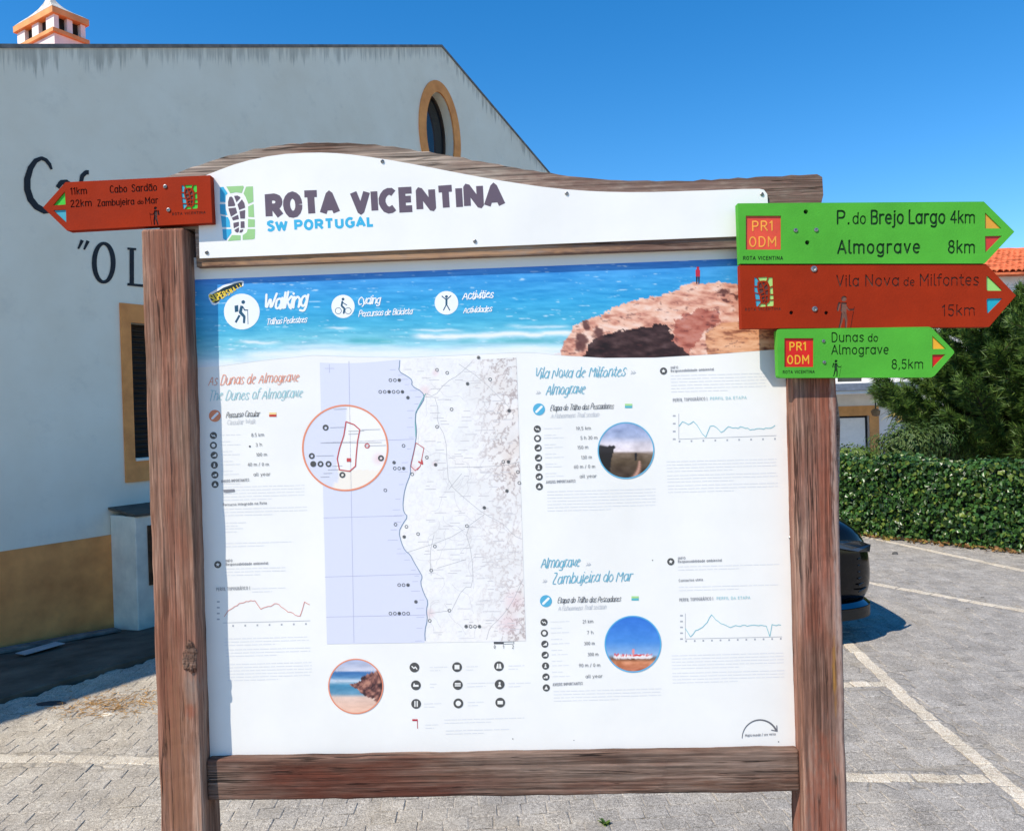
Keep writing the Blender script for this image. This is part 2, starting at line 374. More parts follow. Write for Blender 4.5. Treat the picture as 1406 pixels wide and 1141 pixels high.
# ------------------------------------------------------------------ a drawn alphabet (strokes; capitals 1 high, small letters 0.7)
def A(cx, cy, rx, ry, a0, a1, n=None):
    n = n or max(4, int(abs(a1-a0)/22))
    return [(cx+rx*math.cos(R(a0+(a1-a0)*i/n)), cy+ry*math.sin(R(a0+(a1-a0)*i/n))) for i in range(n+1)]
bowl = A(.28, .35, .24, .35, 0, 360)
G = {
 'a': (.60, [bowl, [(.53, .7), (.53, 0)]]), 'b': (.58, [[(.06, 1), (.06, 0)], A(.30, .35, .24, .35, 0, 360)]),
 'c': (.48, [A(.28, .35, .23, .35, 45, 315)]), 'd': (.60, [bowl, [(.53, 1), (.53, 0)]]),
 'e': (.56, [[(.06, .37), (.51, .37)] + A(.28, .35, .23, .35, 5, 305)[1:]]),
 'f': (.36, [[(.36, .98), (.26, 1), (.17, .93), (.15, .82), (.15, 0)], [(.0, .68), (.32, .68)]]),
 'g': (.60, [bowl, [(.53, .7), (.53, -.1)] + A(.29, -.1, .24, .17, 0, -140)[1:]]),
 'h': (.58, [[(.06, 1), (.06, 0)], [(.06, .4)] + A(.29, .45, .22, .25, 175, 0) + [(.51, 0)]]),
 'i': (.14, [[(.06, .7), (.06, 0)], [(.06, .9), (.06, .95)]]), 'j': (.2, [[(.12, .7), (.12, -.14), (.05, -.25), (-.05, -.26)], [(.12, .9), (.12, .95)]]),
 'k': (.48, [[(.06, 1), (.06, 0)], [(.06, .3), (.42, .7)], [(.18, .43), (.45, 0)]]), 'l': (.18, [[(.06, 1), (.06, .1), (.11, .01), (.18, 0)]]),
 'm': (.90, [[(.06, .7), (.06, 0)], [(.06, .42)] + A(.26, .47, .19, .23, 175, 0) + [(.45, 0)], [(.45, .42)] + A(.65, .47, .19, .23, 175, 0) + [(.84, 0)]]),
 'n': (.58, [[(.06, .7), (.06, 0)], [(.06, .4)] + A(.29, .45, .22, .25, 175, 0) + [(.51, 0)]]), 'o': (.56, [bowl]),
 'p': (.58, [[(.06, .7), (.06, -.28)], A(.30, .35, .24, .35, 0, 360)]), 'q': (.6, [bowl, [(.53, .7), (.53, -.28)]]),
 'r': (.38, [[(.06, .7), (.06, 0)], [(.06, .38)] + A(.28, .45, .21, .25, 175, 65)]),
 's': (.46, [[(.42, .6), (.32, .69), (.17, .69), (.07, .6), (.09, .46), (.23, .37), (.37, .28), (.43, .17), (.37, .05), (.22, 0), (.05, .06)]]),
 't': (.36, [[(.15, .92), (.15, .14), (.22, .02), (.34, .01)], [(.0, .68), (.32, .68)]]),
 'u': (.58, [[(.06, .7), (.06, .25)] + A(.29, .25, .23, .25, 180, 355) + [(.52, .7)], [(.52, .3), (.52, 0)]]),
 'v': (.5, [[(.03, .7), (.25, 0), (.47, .7)]]), 'w': (.74, [[(.03, .7), (.2, 0), (.37, .6), (.54, 0), (.71, .7)]]),
 'x': (.5, [[(.04, .7), (.46, 0)], [(.46, .7), (.04, 0)]]), 'y': (.52, [[(.03, .7), (.26, 0)], [(.49, .7), (.2, -.2), (.05, -.28)]]),
 'z': (.48, [[(.05, .7), (.43, .7), (.05, 0), (.44, 0)]]),
 'A': (.66, [[(.02, 0), (.33, 1), (.64, 0)], [(.12, .32), (.54, .32)]]),
 'B': (.6, [[(.07, 0), (.07, 1), (.35, 1)] + A(.35, .77, .19, .23, 90, -90)[1:] + [(.07, .54)], [(.35, .54)] + A(.35, .27, .21, .27, 90, -90)[1:] + [(.07, 0)]]),
 'C': (.64, [A(.36, .5, .30, .5, 50, 310)]), 'D': (.66, [[(.07, 0), (.07, 1), (.3, 1)] + A(.3, .5, .31, .5, 90, -90)[1:] + [(.07, 0)]]),
 'E': (.52, [[(.48, 1), (.07, 1), (.07, 0), (.48, 0)], [(.07, .52), (.43, .52)]]), 'F': (.5, [[(.48, 1), (.07, 1), (.07, 0)], [(.07, .5), (.42, .5)]]),
 'G': (.68, [A(.36, .5, .30, .5, 50, 330)[:-1] + [(.62, .2), (.62, .48), (.4, .48)]]), 'H': (.66, [[(.07, 0), (.07, 1)], [(.59, 0), (.59, 1)], [(.07, .5), (.59, .5)]]),
 'I': (.14, [[(.07, 0), (.07, 1)]]), 'L': (.48, [[(.07, 1), (.07, 0), (.46, 0)]]), 'M': (.8, [[(.07, 0), (.07, 1), (.4, .35), (.73, 1), (.73, 0)]]),
 'N': (.68, [[(.07, 0), (.07, 1), (.61, 0), (.61, 1)]]), 'O': (.68, [A(.34, .5, .28, .5, 0, 360)]), 'P': (.58, [[(.07, 0), (.07, 1), (.33, 1)] + A(.33, .73, .21, .27, 90, -90)[1:] + [(.07, .46)]]),
 'R': (.62, [[(.07, 0), (.07, 1), (.33, 1)] + A(.33, .74, .21, .26, 90, -90)[1:] + [(.07, .48)], [(.3, .48), (.58, 0)]]),
 'S': (.56, [[(.5, .86), (.4, .97), (.24, 1), (.1, .9), (.08, .74), (.2, .59), (.38, .46), (.5, .3), (.47, .12), (.32, 0), (.17, .01), (.04, .14)]]),
 'T': (.6, [[(.02, 1), (.58, 1)], [(.3, 1), (.3, 0)]]), 'U': (.64, [[(.07, 1), (.07, .3)] + A(.32, .3, .25, .3, 180, 360) + [(.57, 1)]]),
 'V': (.64, [[(.03, 1), (.32, 0), (.61, 1)]]), 'W': (.92, [[(.03, 1), (.25, 0), (.46, .85), (.67, 0), (.89, 1)]]), 'Z': (.58, [[(.06, 1), (.52, 1), (.05, 0), (.54, 0)]]),
 '0': (.56, [A(.28, .5, .22, .5, 0, 360)]), '1': (.3, [[(.03, .82), (.2, 1), (.2, 0)]]), '2': (.54, [A(.27, .74, .2, .26, 165, -20) + [(.06, 0), (.5, 0)]]),
 '3': (.52, [A(.25, .76, .19, .24, 150, -90), A(.24, .27, .23, .26, 90, -150)]), '4': (.56, [[(.4, 0), (.4, 1), (.05, .28), (.52, .28)]]),
 '5': (.54, [[(.46, 1), (.13, 1), (.09, .58)] + A(.26, .31, .22, .31, 120, -145)]), '6': (.54, [A(.28, .3, .22, .3, 0, 360), [(.42, .98), (.2, .7), (.06, .34)]]),
 '7': (.5, [[(.05, 1), (.47, 1), (.18, 0)]]), '8': (.56, [A(.28, .76, .19, .24, 0, 360), A(.28, .27, .23, .27, 0, 360)]), '9': (.54, [A(.27, .7, .22, .3, 0, 360), [(.49, .66), (.3, .25), (.13, .02)]]),
 '.': (.12, [[(.06, .0), (.06, .04)]]), ',': (.14, [[(.08, .06), (.03, -.12)]]), ' ': (.24, []), '|': (.14, [[(.07, -.1), (.07, 1)]]),
 '/': (.4, [[(.03, -.05), (.36, 1)]]), '-': (.34, [[(.05, .4), (.3, .4)]]), '»': (.5, [[(.04, .55), (.22, .33), (.04, .1)], [(.24, .55), (.42, .33), (.24, .1)]]),
}
G['ã'] = (.60, G['a'][1]+[[(.08, .84), (.2, .93), (.36, .85), (.5, .94)]]); G['Á'] = (.66, G['A'][1]+[[(.3, 1.1), (.42, 1.25)]])
def smooth_pts(p, k=2):
    for _ in range(k):
        if len(p) < 3: return p
        q = [p[0]]
        for a, b in zip(p[:-1], p[1:]):
            q += [(a[0]*.75+b[0]*.25, a[1]*.75+b[1]*.25), (a[0]*.25+b[0]*.75, a[1]*.25+b[1]*.75)]
        p = q+[p[-1]]
    return p
def text(s, p0, p1, h, w, cap='round', join='round', shear=0., track=.14, jit=0., hand=False, seed=1, glyph_scale=None):
    """lettering as polygons between two baseline points (photo pixels, y down)"""
    rng = random.Random(seed); lay = []; x = 0
    for i, ch in enumerate(s):
        gw, st = G[ch]; sc = glyph_scale.get(i, 1) if glyph_scale else 1
        lay.append((x, st, sc)); x += (gw*sc+track)
    tot = max(x-track, .01)
    dx, dy = p1[0]-p0[0], p1[1]-p0[1]; L = math.hypot(dx, dy); ex, ey = dx/L, dy/L; ux, uy = ey, -ex
    sx = L/tot; out = []
    for (gx, st, sc) in lay:
        jy = rng.uniform(-jit, jit); js = 1+rng.uniform(-jit, jit)
        for pl in st:
            if hand: pl = smooth_pts([(a+rng.uniform(-.03, .03), b+rng.uniform(-.03, .03)) for a, b in (pl[::2]+([pl[-1]] if len(pl) % 2 == 0 else []) if len(pl) > 13 else pl)], 1)
            q = []
            for (a, b) in pl:
                if jit and not hand: a += rng.uniform(-jit, jit)*.25; b += rng.uniform(-jit, jit)*.25
                b = b*js*sc+jy; X = (gx+a*sc)*sx+shear*b*h; Y = b*h
                q.append((p0[0]+ex*X+ux*Y, p0[1]+ey*X+uy*Y))
            out += ribbon(q, w, cap, join, safe=hand)
    if hand:                                            # joining strokes between small letters
        for (a, st, _), (b, st2, _), c0, c1 in zip(lay[:-1], lay[1:], s[:-1], s[1:]):
            if c0.islower() and c1.islower():
                q = []
                for (u_, v_) in ((a+G[c0][0]-.1, .02), (a+G[c0][0]+.0, .04), (b+.03, .3)):
                    X = u_*sx+shear*v_*h; Y = v_*h; q.append((p0[0]+ex*X+ux*Y, p0[1]+ey*X+uy*Y))
                out += ribbon(q, w*.8, 'butt', safe=True)
    return out

# ------------------------------------------------------------------ numpy noise for the printed pictures
def vnoise(x, y, seed=0):
    xi = np.floor(x).astype(np.int64); yi = np.floor(y).astype(np.int64); fx = x-xi; fy = y-yi
    fx = fx*fx*(3-2*fx); fy = fy*fy*(3-2*fy)
    def h(a, b):
        n = (a*374761393+b*668265263+seed*974634777) & 0x7fffffff
        n = ((n ^ (n >> 13))*1274126177) & 0x7fffffff
        return ((n ^ (n >> 16)) & 0xffff)/65535.
    return (h(xi, yi)*(1-fx)+h(xi+1, yi)*fx)*(1-fy)+(h(xi, yi+1)*(1-fx)+h(xi+1, yi+1)*fx)*fy
def fbm(x, y, seed=0, o=4):
    s = 0; a = .5; t = 0
    for i in range(o): s = s+a*vnoise(x*2**i, y*2**i, seed+i*17); t += a; a *= .55
    return s/t
def inpoly(x, y, P):
    r = np.zeros(x.shape, bool); j = len(P)-1
    for i in range(len(P)):
        xi, yi = P[i]; xj, yj = P[j]
        if yi != yj:
            c = ((yi > y) != (yj > y)) & (x < (xj-xi)*(y-yi)/(yj-yi)+xi); r ^= c
        j = i
    return r
def mixc(c, m, col):
    m = np.clip(m, 0, 1)[..., None]; return c*(1-m)+np.array(col, float)*m
def lerp_stops(t, stops):
    ps = [s[0] for s in stops]; return np.stack([np.interp(t, ps, [s[1][k] for s in stops]) for k in range(3)], -1)
def to_ink(c):
    c = np.clip(c, 0, 255)/255; l = np.where(c <= .04045, c/12.92, ((c+.055)/1.055)**2.4); return np.minimum(l/KP, .86)
def raster(name, parent, X, Y, C, mp, mat):
    ny, nx = X.shape; V = np.array([mp(a, b) for a, b in zip(X.ravel(), Y.ravel())])
    i = np.arange(ny*nx).reshape(ny, nx)
    q = np.stack([i[:-1, :-1], i[1:, :-1], i[1:, 1:], i[:-1, 1:]], -1).reshape(-1, 4)
    return obj(name, V, q.tolist(), mat, parent, cols=to_ink(C).reshape(-1, 3))
def on(plane, off):
    def f(x, y):
        u, z = plane.px(x, y, off); return (u, -off, z)
    return f
def raster_on(name, parent, X, Y, C, plane, off, mat):
    d = FW[None]+RT[None]*((X.ravel()-703)/F)[:, None]-UP[None]*((Y.ravel()-570.5)/F)[:, None]
    k = (plane.n @ (plane.o-CAM)+off)/(d @ plane.n); P = CAM+d*k[:, None]
    V = np.stack([(P-plane.o) @ plane.t, np.full(len(P), -off), P[:, 2]], 1)
    ny, nx = X.shape; i = np.arange(ny*nx).reshape(ny, nx)
    q = np.stack([i[:-1, :-1], i[1:, :-1], i[1:, 1:], i[:-1, 1:]], -1).reshape(-1, 4)
    return obj(name, V, q.tolist(), mat, parent, cols=to_ink(C).reshape(-1, 3))

# ================================================================== GROUND
WT, WN = WALL.t, WALL.n
def wall_dist(x, y): return (x-WO[0])*WN[0]+(y-WO[1])*WN[1]
def wall_s(x, y): return (x-WO[0])*WT[0]+(y-WO[1])*WT[1]
PAVE_W = 1.3*K
def gz(x, y):
    z = -.0035
    d = wall_dist(x, y)
    if d < PAVE_W-.02: z -= .35*min(1, (PAVE_W-.02-d)/.2)
    if y > 12.5: t = min(1, (y-12.5)/6); z -= 1.2*t*t*(3-2*t)
    return z
xs = [-600, -200, -60, -25, -14]+[-9+.25*i for i in range(0, 73)]+[10, 13, 17, 25, 60, 200, 600]
ys = [-60, -12, -4, 0]+[1+.25*i for i in range(0, 60)]+[17, 20, 26, 40, 80, 200, 1200]
gv = [(x, y, gz(x, y)) for y in ys for x in xs]; nx = len(xs)
gf = [(j*nx+i, j*nx+i+1, (j+1)*nx+i+1, (j+1)*nx+i) for j in range(len(ys)-1) for i in range(nx-1)]

def stone_mat(name, grey, sand, joints=False):
    k = NB(name)
    pos = k.n('ShaderNodeNewGeometry'); P = pos.outputs['Position']
    def at(sc): return k.n('ShaderNodeMapping', Vector=P, Scale=sc).outputs[0]
    rnd = k.math('FRACT', k.math('ADD', k.math('ADD', pos.outputs['Random Per Island'], k.n('ShaderNodeObjectInfo').outputs['Random']), 0.0))
    g0 = tuple(c*.9 for c in grey); g1 = tuple(c*1.1 for c in grey)
    base = k.ramp(rnd, [(0, g0), (.5, grey), (1, g1)])
    xyz = k.n('ShaderNodeSeparateXYZ', Vector=P)
    n = k.noise(at((.9, .9, .9)), 1.3, 6, .6)
    sandf = k.math('ADD', k.math('MULTIPLY', k.math('SUBTRACT', n, .5), 2.2), k.ramp(k.math('MULTIPLY', k.math('ADD', xyz.outputs[0], 4.5), .125), [(.2, .75), (.62, .12), (.85, .0)]))
    base = k.mix(k.math('MULTIPLY', sandf, .85, True), base, sand)
    sp = k.noise(at((1, 1, 1)), 240, 3, .7)
    base = k.mix(.75, base, k.ramp(sp, [(.34, .12), (.5, .5), (.66, .9)]), 'OVERLAY')
    sp2 = k.noise(at((1, 1, 1)), 60, 4, .7)
    base = k.mix(.6, base, k.ramp(sp2, [(.3, .18), (.5, .5), (.7, .8)]), 'OVERLAY')
    sp3 = k.noise(at((1, 1, 1)), 5, 5, .65)
    base = k.mix(.7, base, k.ramp(sp3, [(.3, .34), (.7, .66)]), 'OVERLAY')
    h = k.math('ADD', sp2, k.math('MULTIPLY', sp, .4))
    if joints:
        v = k.n('ShaderNodeTexVoronoi', _feature='DISTANCE_TO_EDGE', Vector=at((1, 1, 1)), Scale=9.5, Randomness=.55).outputs['Distance']
        base = k.mix(k.ramp(v, [(.0, .55), (.09, 0)]), base, tuple(c*.55 for c in sand))
        h = k.math('ADD', h, k.math('MULTIPLY', k.ramp(v, [(0, 0), (.1, 1)]), 1.2))
    k.col(base); k.set(rough=.88, spec=.25); k.bump(h, .75, .006)
    MATS[name] = k.m; return k.m
GREY, SAND, CREAM = lin(157, 151, 143), lin(188, 175, 154), lin(200, 188, 168)
m_far = stone_mat('far_paving', GREY, SAND, True); m_sett = stone_mat('granite_sett', GREY, SAND)
m_cream = stone_mat('limestone', CREAM, tuple(c*.95 for c in CREAM))
ground = obj('ground', gv, gf, m_far); ground['kind'] = 'structure'; ground['label'] = 'grey granite sett paving of the car park'

def to_px(p):
    d = np.array(p)-CAM; y = d @ FW
    return 703+F*(d @ RT)/y, 570.5-F*(d @ UP)/y
rng = random.Random(4)
LINES = [[GP(-60, 1038), GP(0, 1040), GP(120, 1042), GP(300, 1045)], [GP(300, 1050), GP(700, 1058), GP(1165, 1066), GP(1375, 1068)],
         [GP(1158, 877), GP(1262, 975), GP(1395, 1087), GP(1480, 1160)], [GP(1000, 945), GP(1165, 939), GP(1225, 938)],
         [GP(1120, 787), GP(1195, 800), GP(1406, 838), GP(1520, 860)], [GP(1120, 722), GP(1195, 738), GP(1406, 783), GP(1520, 808)]]
LINES[1] = [GP(1120, 1066), GP(1165, 1066), GP(1385, 1068)]
def seg_d(p, a, b):
    ab = b-a; t = max(0, min(1, float((p-a) @ ab)/float(ab @ ab))); return float(np.linalg.norm(p-a-ab*t))
LS = [(np.array(a[:2]), np.array(b[:2])) for ln in LINES for a, b in zip(ln[:-1], ln[1:])]
def sett(r, sx, sy, h=.03, ch=.010):
    """one rough stone, top at z=0"""
    V = []
    for (z, k) in ((0, ch), (-ch*.8, 0), (-h, .002)):
        for (a, b) in ((-1, -1), (1, -1), (1, 1), (-1, 1)):
            V.append((a*(sx/2-k)+r.uniform(-.004, .004), b*(sy/2-k)+r.uniform(-.004, .004), z+(r.uniform(-.0015, .0015) if z == 0 else 0)))
    Fc = [(0, 1, 2, 3)]
    for l in (0, 4):
        for i in range(4): j = (i+1) % 4; Fc.append((l+4+i, l+4+j, l+j, l+i))
    return V, Fc
SVAR = []
for i in range(8):
    v, f = sett(rng, .107, .098, ch=.004); me = bpy.data.meshes.new('paving_sett'); me.from_pydata(v, [], f); me.materials.append(m_sett); SVAR.append(me)
spots = []
ang = R(4); ca, sa = math.cos(ang), math.sin(ang)
for j in range(-20, 120):
    for i in range(-75, 80):
        gx = (i+.37*(j % 3)+.13*math.sin(j*1.9)+rng.uniform(-.02, .02))*.108; gy = j*.1+rng.uniform(-.003, .003)
        x, y = gx*ca-gy*sa, gx*sa+gy*ca
        if not (-5.4 < x < 7 and 2.7 < y < 10.8): continue
        if wall_dist(x, y) < PAVE_W+.02: continue
        if y > 8 and x < 1.2: continue
        p = np.array([x, y])
        if min(seg_d(p, a, b) for a, b in LS) < .095: continue
        spots.append((x, y, ang+rng.uniform(-.03, .03), rng.uniform(-.0015, .0015)))
def seen(x, y):
    px, py = to_px((x, y, 0))
    if not (-10 < px < 1416 and py < 1150): return False
    return px < 215 or px > 1168 or (py > 1092 and 300 < px < 1092)
order = sorted([s for s in spots if seen(s[0], s[1])], key=lambda s: s[0]**2+s[1]**2)
single = set(order[:300]); rest = [s for s in spots if s not in single]
for k, (x, y, a, z) in enumerate(order[:300]):
    o = bpy.data.objects.new('paving_sett', SVAR[k % 8]); COL.objects.link(o); o.parent = ground
    o.location = (x, y, z); o.rotation_euler = (rng.uniform(-.008, .008), rng.uniform(-.008, .008), a)
parts = []
for (x, y, a, z) in rest:
    v, f = sett(rng, (.107*rng.uniform(.97, 1.02)), .098, ch=.004); c, s = math.cos(a), math.sin(a)
    parts.append(([(x+p[0]*c-p[1]*s, y+p[0]*s+p[1]*c, z+p[2]) for p in v], f))
o = obj('paving_setts', *merge(parts), m_sett, ground); o['kind'] = 'stuff'
CVAR = []
for i in range(6):
    v, f = sett(rng, .108, .080, ch=.004); me = bpy.data.meshes.new('line_stone'); me.from_pydata(v, [], f); me.materials.append(m_cream); CVAR.append(me)
for ln in LINES:
    P = [np.array(p[:2]) for p in ln]; d = np.concatenate([[0], np.cumsum([np.linalg.norm(b-a) for a, b in zip(P[:-1], P[1:])])])
    n = int(d[-1]/.109)
    for i in range(n):
        t = (i+.5)*.109; x = np.interp(t, d, [p[0] for p in P]); y = np.interp(t, d, [p[1] for p in P]); x2 = np.interp(t+.05, d, [p[0] for p in P]); y2 = np.interp(t+.05, d, [p[1] for p in P])
        o = bpy.data.objects.new('line_stone', rng.choice(CVAR)); COL.objects.link(o); o.parent = ground
        o.location = (x+rng.uniform(-.006, .006), y+rng.uniform(-.006, .006), rng.uniform(-.002, .002)); o.rotation_euler = (0, 0, math.atan2(y2-y, x2-x)+rng.uniform(-.05, .05))
# pavement along the café wall: worn concrete with a kerb edge
m_conc = plain('worn_concrete', lin(98, 88, 76), .9, .2, 3.5, .6, 90, .2, bdist=.004)
NS = 44; pv = []
for i in range(NS):
    s = -14+i*.62
    zi = -.02-.10*max(0, min(1, s/1.0)); wob = .012*math.sin(s*3.1)+.01*math.sin(s*7.7)
    for (d, z) in ((-.02, zi), (.45, zi*.6), (PAVE_W-.03, .035), (PAVE_W+wob, .025), (PAVE_W+.012+wob, -.3)):
        q = WO+WT*s+WN*d; pv.append((q[0], q[1], z))
pf = [(i*5+k, i*5+5+k, i*5+6+k, i*5+1+k) for i in range(NS-1) for k in range(4)]
o = obj('pavement', pv, [q[::-1] for q in pf], m_conc); o['kind'] = 'structure'; o['label'] = 'worn concrete pavement along the shaded wall'

# ================================================================== CAFÉ BUILDING (gable end)
mw = NB('white_render'); v = mw.coord()
base = mw.ramp(mw.noise(v, 1.4, 6, .62), [(.3, lin(238, 226, 204)), (.7, lin(247, 238, 219))])
APX, APZ, SLP, GW = 5.42*K, 6.19*K, .366, 7*K
xyz = mw.n('ShaderNodeSeparateXYZ', Vector=mw.n('ShaderNodeTexCoord').outputs['Object'])
edge = mw.math('SUBTRACT', mw.math('SUBTRACT', APZ, mw.math('MULTIPLY', mw.math('ABSOLUTE', mw.math('SUBTRACT', xyz.outputs[0], APX)), SLP)), xyz.outputs[2])   # metres below the verge
str_ = mw.noise(mw.coord(scale=(9, 1, .5)), 1.5, 6, .7)
drip = mw.math('MULTIPLY', mw.ramp(mw.math('SUBTRACT', edge, mw.math('MULTIPLY', mw.math('SUBTRACT', str_, .45), .9)), [(.0, .8), (.10, 0)]), mw.ramp(str_, [(.42, .35), (.62, 1)]))
base = mw.mix(mw.math('MULTIPLY', drip, .5), base, lin(60, 60, 58))
grime = mw.noise(mw.coord(scale=(1, 1, 1)), 3.2, 6, .7)
base = mw.mix(mw.ramp(grime, [(.55, 0), (.8, .22)]), base, lin(150, 146, 140))
mw.col(base); mw.set(rough=.9, spec=.15); mw.bump(mw.noise(v, 60, 5, .7), .35, .004)
m_white = mw.m
m_tan = plain('ochre_paint', lin(248, 158, 92), .85, .12, 4, .4, 70, .2)
m_black = plain('black_sign_paint', (.012, .013, .018), .6, .1, 8)
m_terra = plain('terracotta', lin(205, 110, 70), .85, .2, 6, .4, 60, .2)
m_glass = plain('dark_glass', (.02, .025, .03), .06, .1, 3, spec=.6)
m_shut = plain('brown_shutter', lin(62, 48, 40), .6, .15, 8)
cafe = root('cafe_building', 'white gabled building with black café lettering and oval window', 'building', WALL.M)
W0 = on(WALL, 0)
def flat(off): return lambda u, z: (u, -off, z)
eave = APZ-SLP*GW
outline = [(APX-GW, -1.6), (APX+GW, -1.6), (APX+GW, eave), (APX, APZ), (APX-GW, eave)]
oc = WALL.px(604, 186); ow = (WALL.px(623, 186)[0]-WALL.px(585, 186)[0])/2; oh = (WALL.px(604, 128.5)[1]-WALL.px(604, 186)[1])
oW = (WALL.px(633.5, 186)[0]-WALL.px(578, 186)[0])/2; oH = (WALL.px(604, 113.5)[1]-oc[1])
wl, wt = WALL.px(178, 443); wb = WALL.px(181, 633)[1]; ol, ot = WALL.px(163.5, 416); ob_ = WALL.px(167, 663)[1]
wr = wl+.72*K; orr = wr+(wl-ol)
oval = circ(oc[0], oc[1], ow, oh, 48); winr = [(wl, wb), (wr, wb), (wr, wt), (wl, wt)]
carved('wall', cafe, outline, [('opening', [oval], None, .2), ('opening', [winr], None, .16)], m_white, flat(0), .3)
ring = plate('window_surround', cafe, [circ(oc[0], oc[1], oW, oH, 48)], m_tan, flat(.02), .03, holes=[oval])
decal('window_pane', ring, [oval], m_glass, lambda u, z: (u, .17, z))
plate('glazing_frame', ring, [circ(oc[0], oc[1], ow, oh, 40)], m_shut, lambda u, z: (u, .145, z), .03, holes=[circ(oc[0], oc[1], ow-.035, oh-.035, 40)])
sur = plate('window_surround', cafe, [[(ol, ob_), (orr, ob_), (orr, ot), (ol, ot)]], m_tan, flat(.02), .03, holes=[winr])
box('window_sill', (wl+.005, wr-.005, -.035, .12, wb-.004, wb+.022), m_white, sur, .004)
box('shutter_panel', (wl+.002, wr-.002, .13, .15, wb, wt-.002), m_shut, sur, 0)
ns = 26
for i in range(ns):
    z = wb+.05+(wt-wb-.08)*i/(ns-1)
    b = box_bm((wl+.03, wr-.03, .085, .125, z-.004, z+.004), 0)
    bmesh.ops.rotate(b, verts=b.verts, cent=(0, .105, z), matrix=Matrix.Rotation(R(35), 3, 'X')); bmobj('shutter_slat', b, m_shut, sur)
# plinth, lettering
box('plinth', (APX-GW, APX+GW, -.014, .05, -1.6, WALL.px(60, 748)[1]), m_tan, cafe, .004)
L4 = on(WALL, .005)
let = []
let += ribbon([(71, 233), (68, 226), (63, 220), (57, 217.5), (49, 221), (42, 231), (37.5, 246), (37.5, 260), (42, 274), (50, 284), (61, 290), (73, 289), (82, 281)], [3, 5, 5, 5, 6.5, 8, 9, 9, 9, 8.5, 8, 6, 3], 'butt')
let += ribbon([(79, 258), (84, 251), (91, 250), (98, 254), (100, 262), (99, 284), (104, 290)], [6, 7, 6, 5, 5, 5, 3], 'butt') + ribbon([(98, 266), (84, 270), (80, 280), (86, 288), (98, 282)], 4.5, 'butt')
let += ribbon([(122, 237), (118, 237), (113, 242), (111, 252), (110.5, 290)], [6, 6, 6, 5, 5], 'butt') + ribbon([(106, 258), (119, 258)], 3.5, 'butt')
let += ribbon([(127, 274), (146, 271), (142, 262), (134, 262), (128, 270), (129, 282), (137, 289), (146, 284)], 4, 'butt') + ribbon([(136, 256), (143, 249)], 3.5, 'butt')
let += ribbon([(113, 330), (107.5, 342)], [5, 2.5], 'butt') + ribbon([(121, 331), (115.5, 343)], [5, 2.5], 'butt')
oo = [(142.5+13.0*math.cos(t), 361+26.5*math.sin(t)) for t in [2*math.pi*i/36 for i in range(36)]]
let += ribbon(oo+[oo[0]], [4.2+2.6*abs(math.cos(2*math.pi*i/36)) for i in range(37)], 'butt', closed=True)
let += ribbon([(181, 341), (181, 390)], 6, 'butt') + ribbon([(175, 341.5), (187, 342.5)], 3, 'butt') + ribbon([(175, 390.5), (206, 393.5)], 3.5, 'butt') + ribbon([(206, 394), (206.5, 384)], 3, 'butt')
decal('lettering', cafe, let, m_black, L4)
# roof, verge, chimney
def roof_side(sg):
    parts = []; n = 46
    for i in range(n):
        y0 = .32+i*.24
        V = []; Fc = []
        for a in range(6):
            th = math.pi*a/5; yy = y0+.12-.115*math.cos(th); h = .06*math.sin(th)
            for (u_, zz) in ((0, APZ-.14), (GW+.3, APZ-.14-SLP*(GW+.3))): V.append((APX+sg*u_, yy, zz+.02+h))
        for a in range(5): Fc.append((a*2, a*2+1, a*2+3, a*2+2))
        parts.append((V, Fc))
    return merge(parts)
rf = box('roof', (APX-.1, APX+.1, -.0+.32, 11, APZ-.23, APZ-.08), m_terra, cafe, .02)
for sg in (-1, 1):
    o = obj('roof_tiles', *roof_side(sg), m_terra, rf); o['kind'] = 'stuff'
    V = [(APX, -.012, APZ-.004), (APX+sg*GW, -.012, APZ-.004-SLP*GW), (APX+sg*GW, -.012, APZ-SLP*GW+.03), (APX, -.012, APZ+.03)]
    V += [(p[0], .31, p[2]) for p in V]
    obj('verge_coping', V, [(0, 1, 2, 3), (4, 7, 6, 5), (0, 4, 5, 1), (3, 2, 6, 7), (1, 5, 6, 2), (0, 3, 7, 4)], plain('verge_mortar', lin(120, 116, 112), .9, .2, 10, .4), rf)
for (nm, b) in (('side_wall', (APX+GW-.3, APX+GW-.01, .31, 11, -1.6, eave)), ('side_wall', (APX-GW+.01, APX-GW+.3, .31, 11, -1.6, eave)), ('rear_wall', (APX-GW+.4, APX+GW-.4, 10.7, 10.99, -1.6, eave))): box(nm, b, m_white, cafe, 0)
# chimney, placed by its near corner
CP = AT(74, 30, 9.0*K); cs = (CP-WALL.o) @ WT; cdp = -(CP-WALL.o) @ WN
def cz(y): return AT(74, y, 9.0*K)[2]
m_chw = plain('chimney_white', lin(238, 228, 222), .85, .06, 6, .3, 60); m_cho = plain('chimney_orange', lin(226, 158, 100), .85, .1, 6, .3, 60)
m_mort = plain('chimney_mortar', lin(205, 200, 188), .95, .2, 12, .8, 60, .1, bdist=.01)
cw, cl = .36*K, .80*K
ch = box('chimney', (cs, cs+cw, cdp, cdp+cl, APZ-SLP*abs(cs-APX)-.5, cz(45)), m_chw, cafe, .004)
fl = .035
box('chimney_band', (cs-fl, cs+cw+fl, cdp-fl, cdp+cl+fl, cz(45), cz(39)), m_cho, ch, .006)
zt0, zt1 = cz(39), cz(19)
def pill(a0, a1, b0, b1): box('pillar', (a0, a1, b0, b1, zt0, zt1), m_chw, ch, .003)
pw = .09
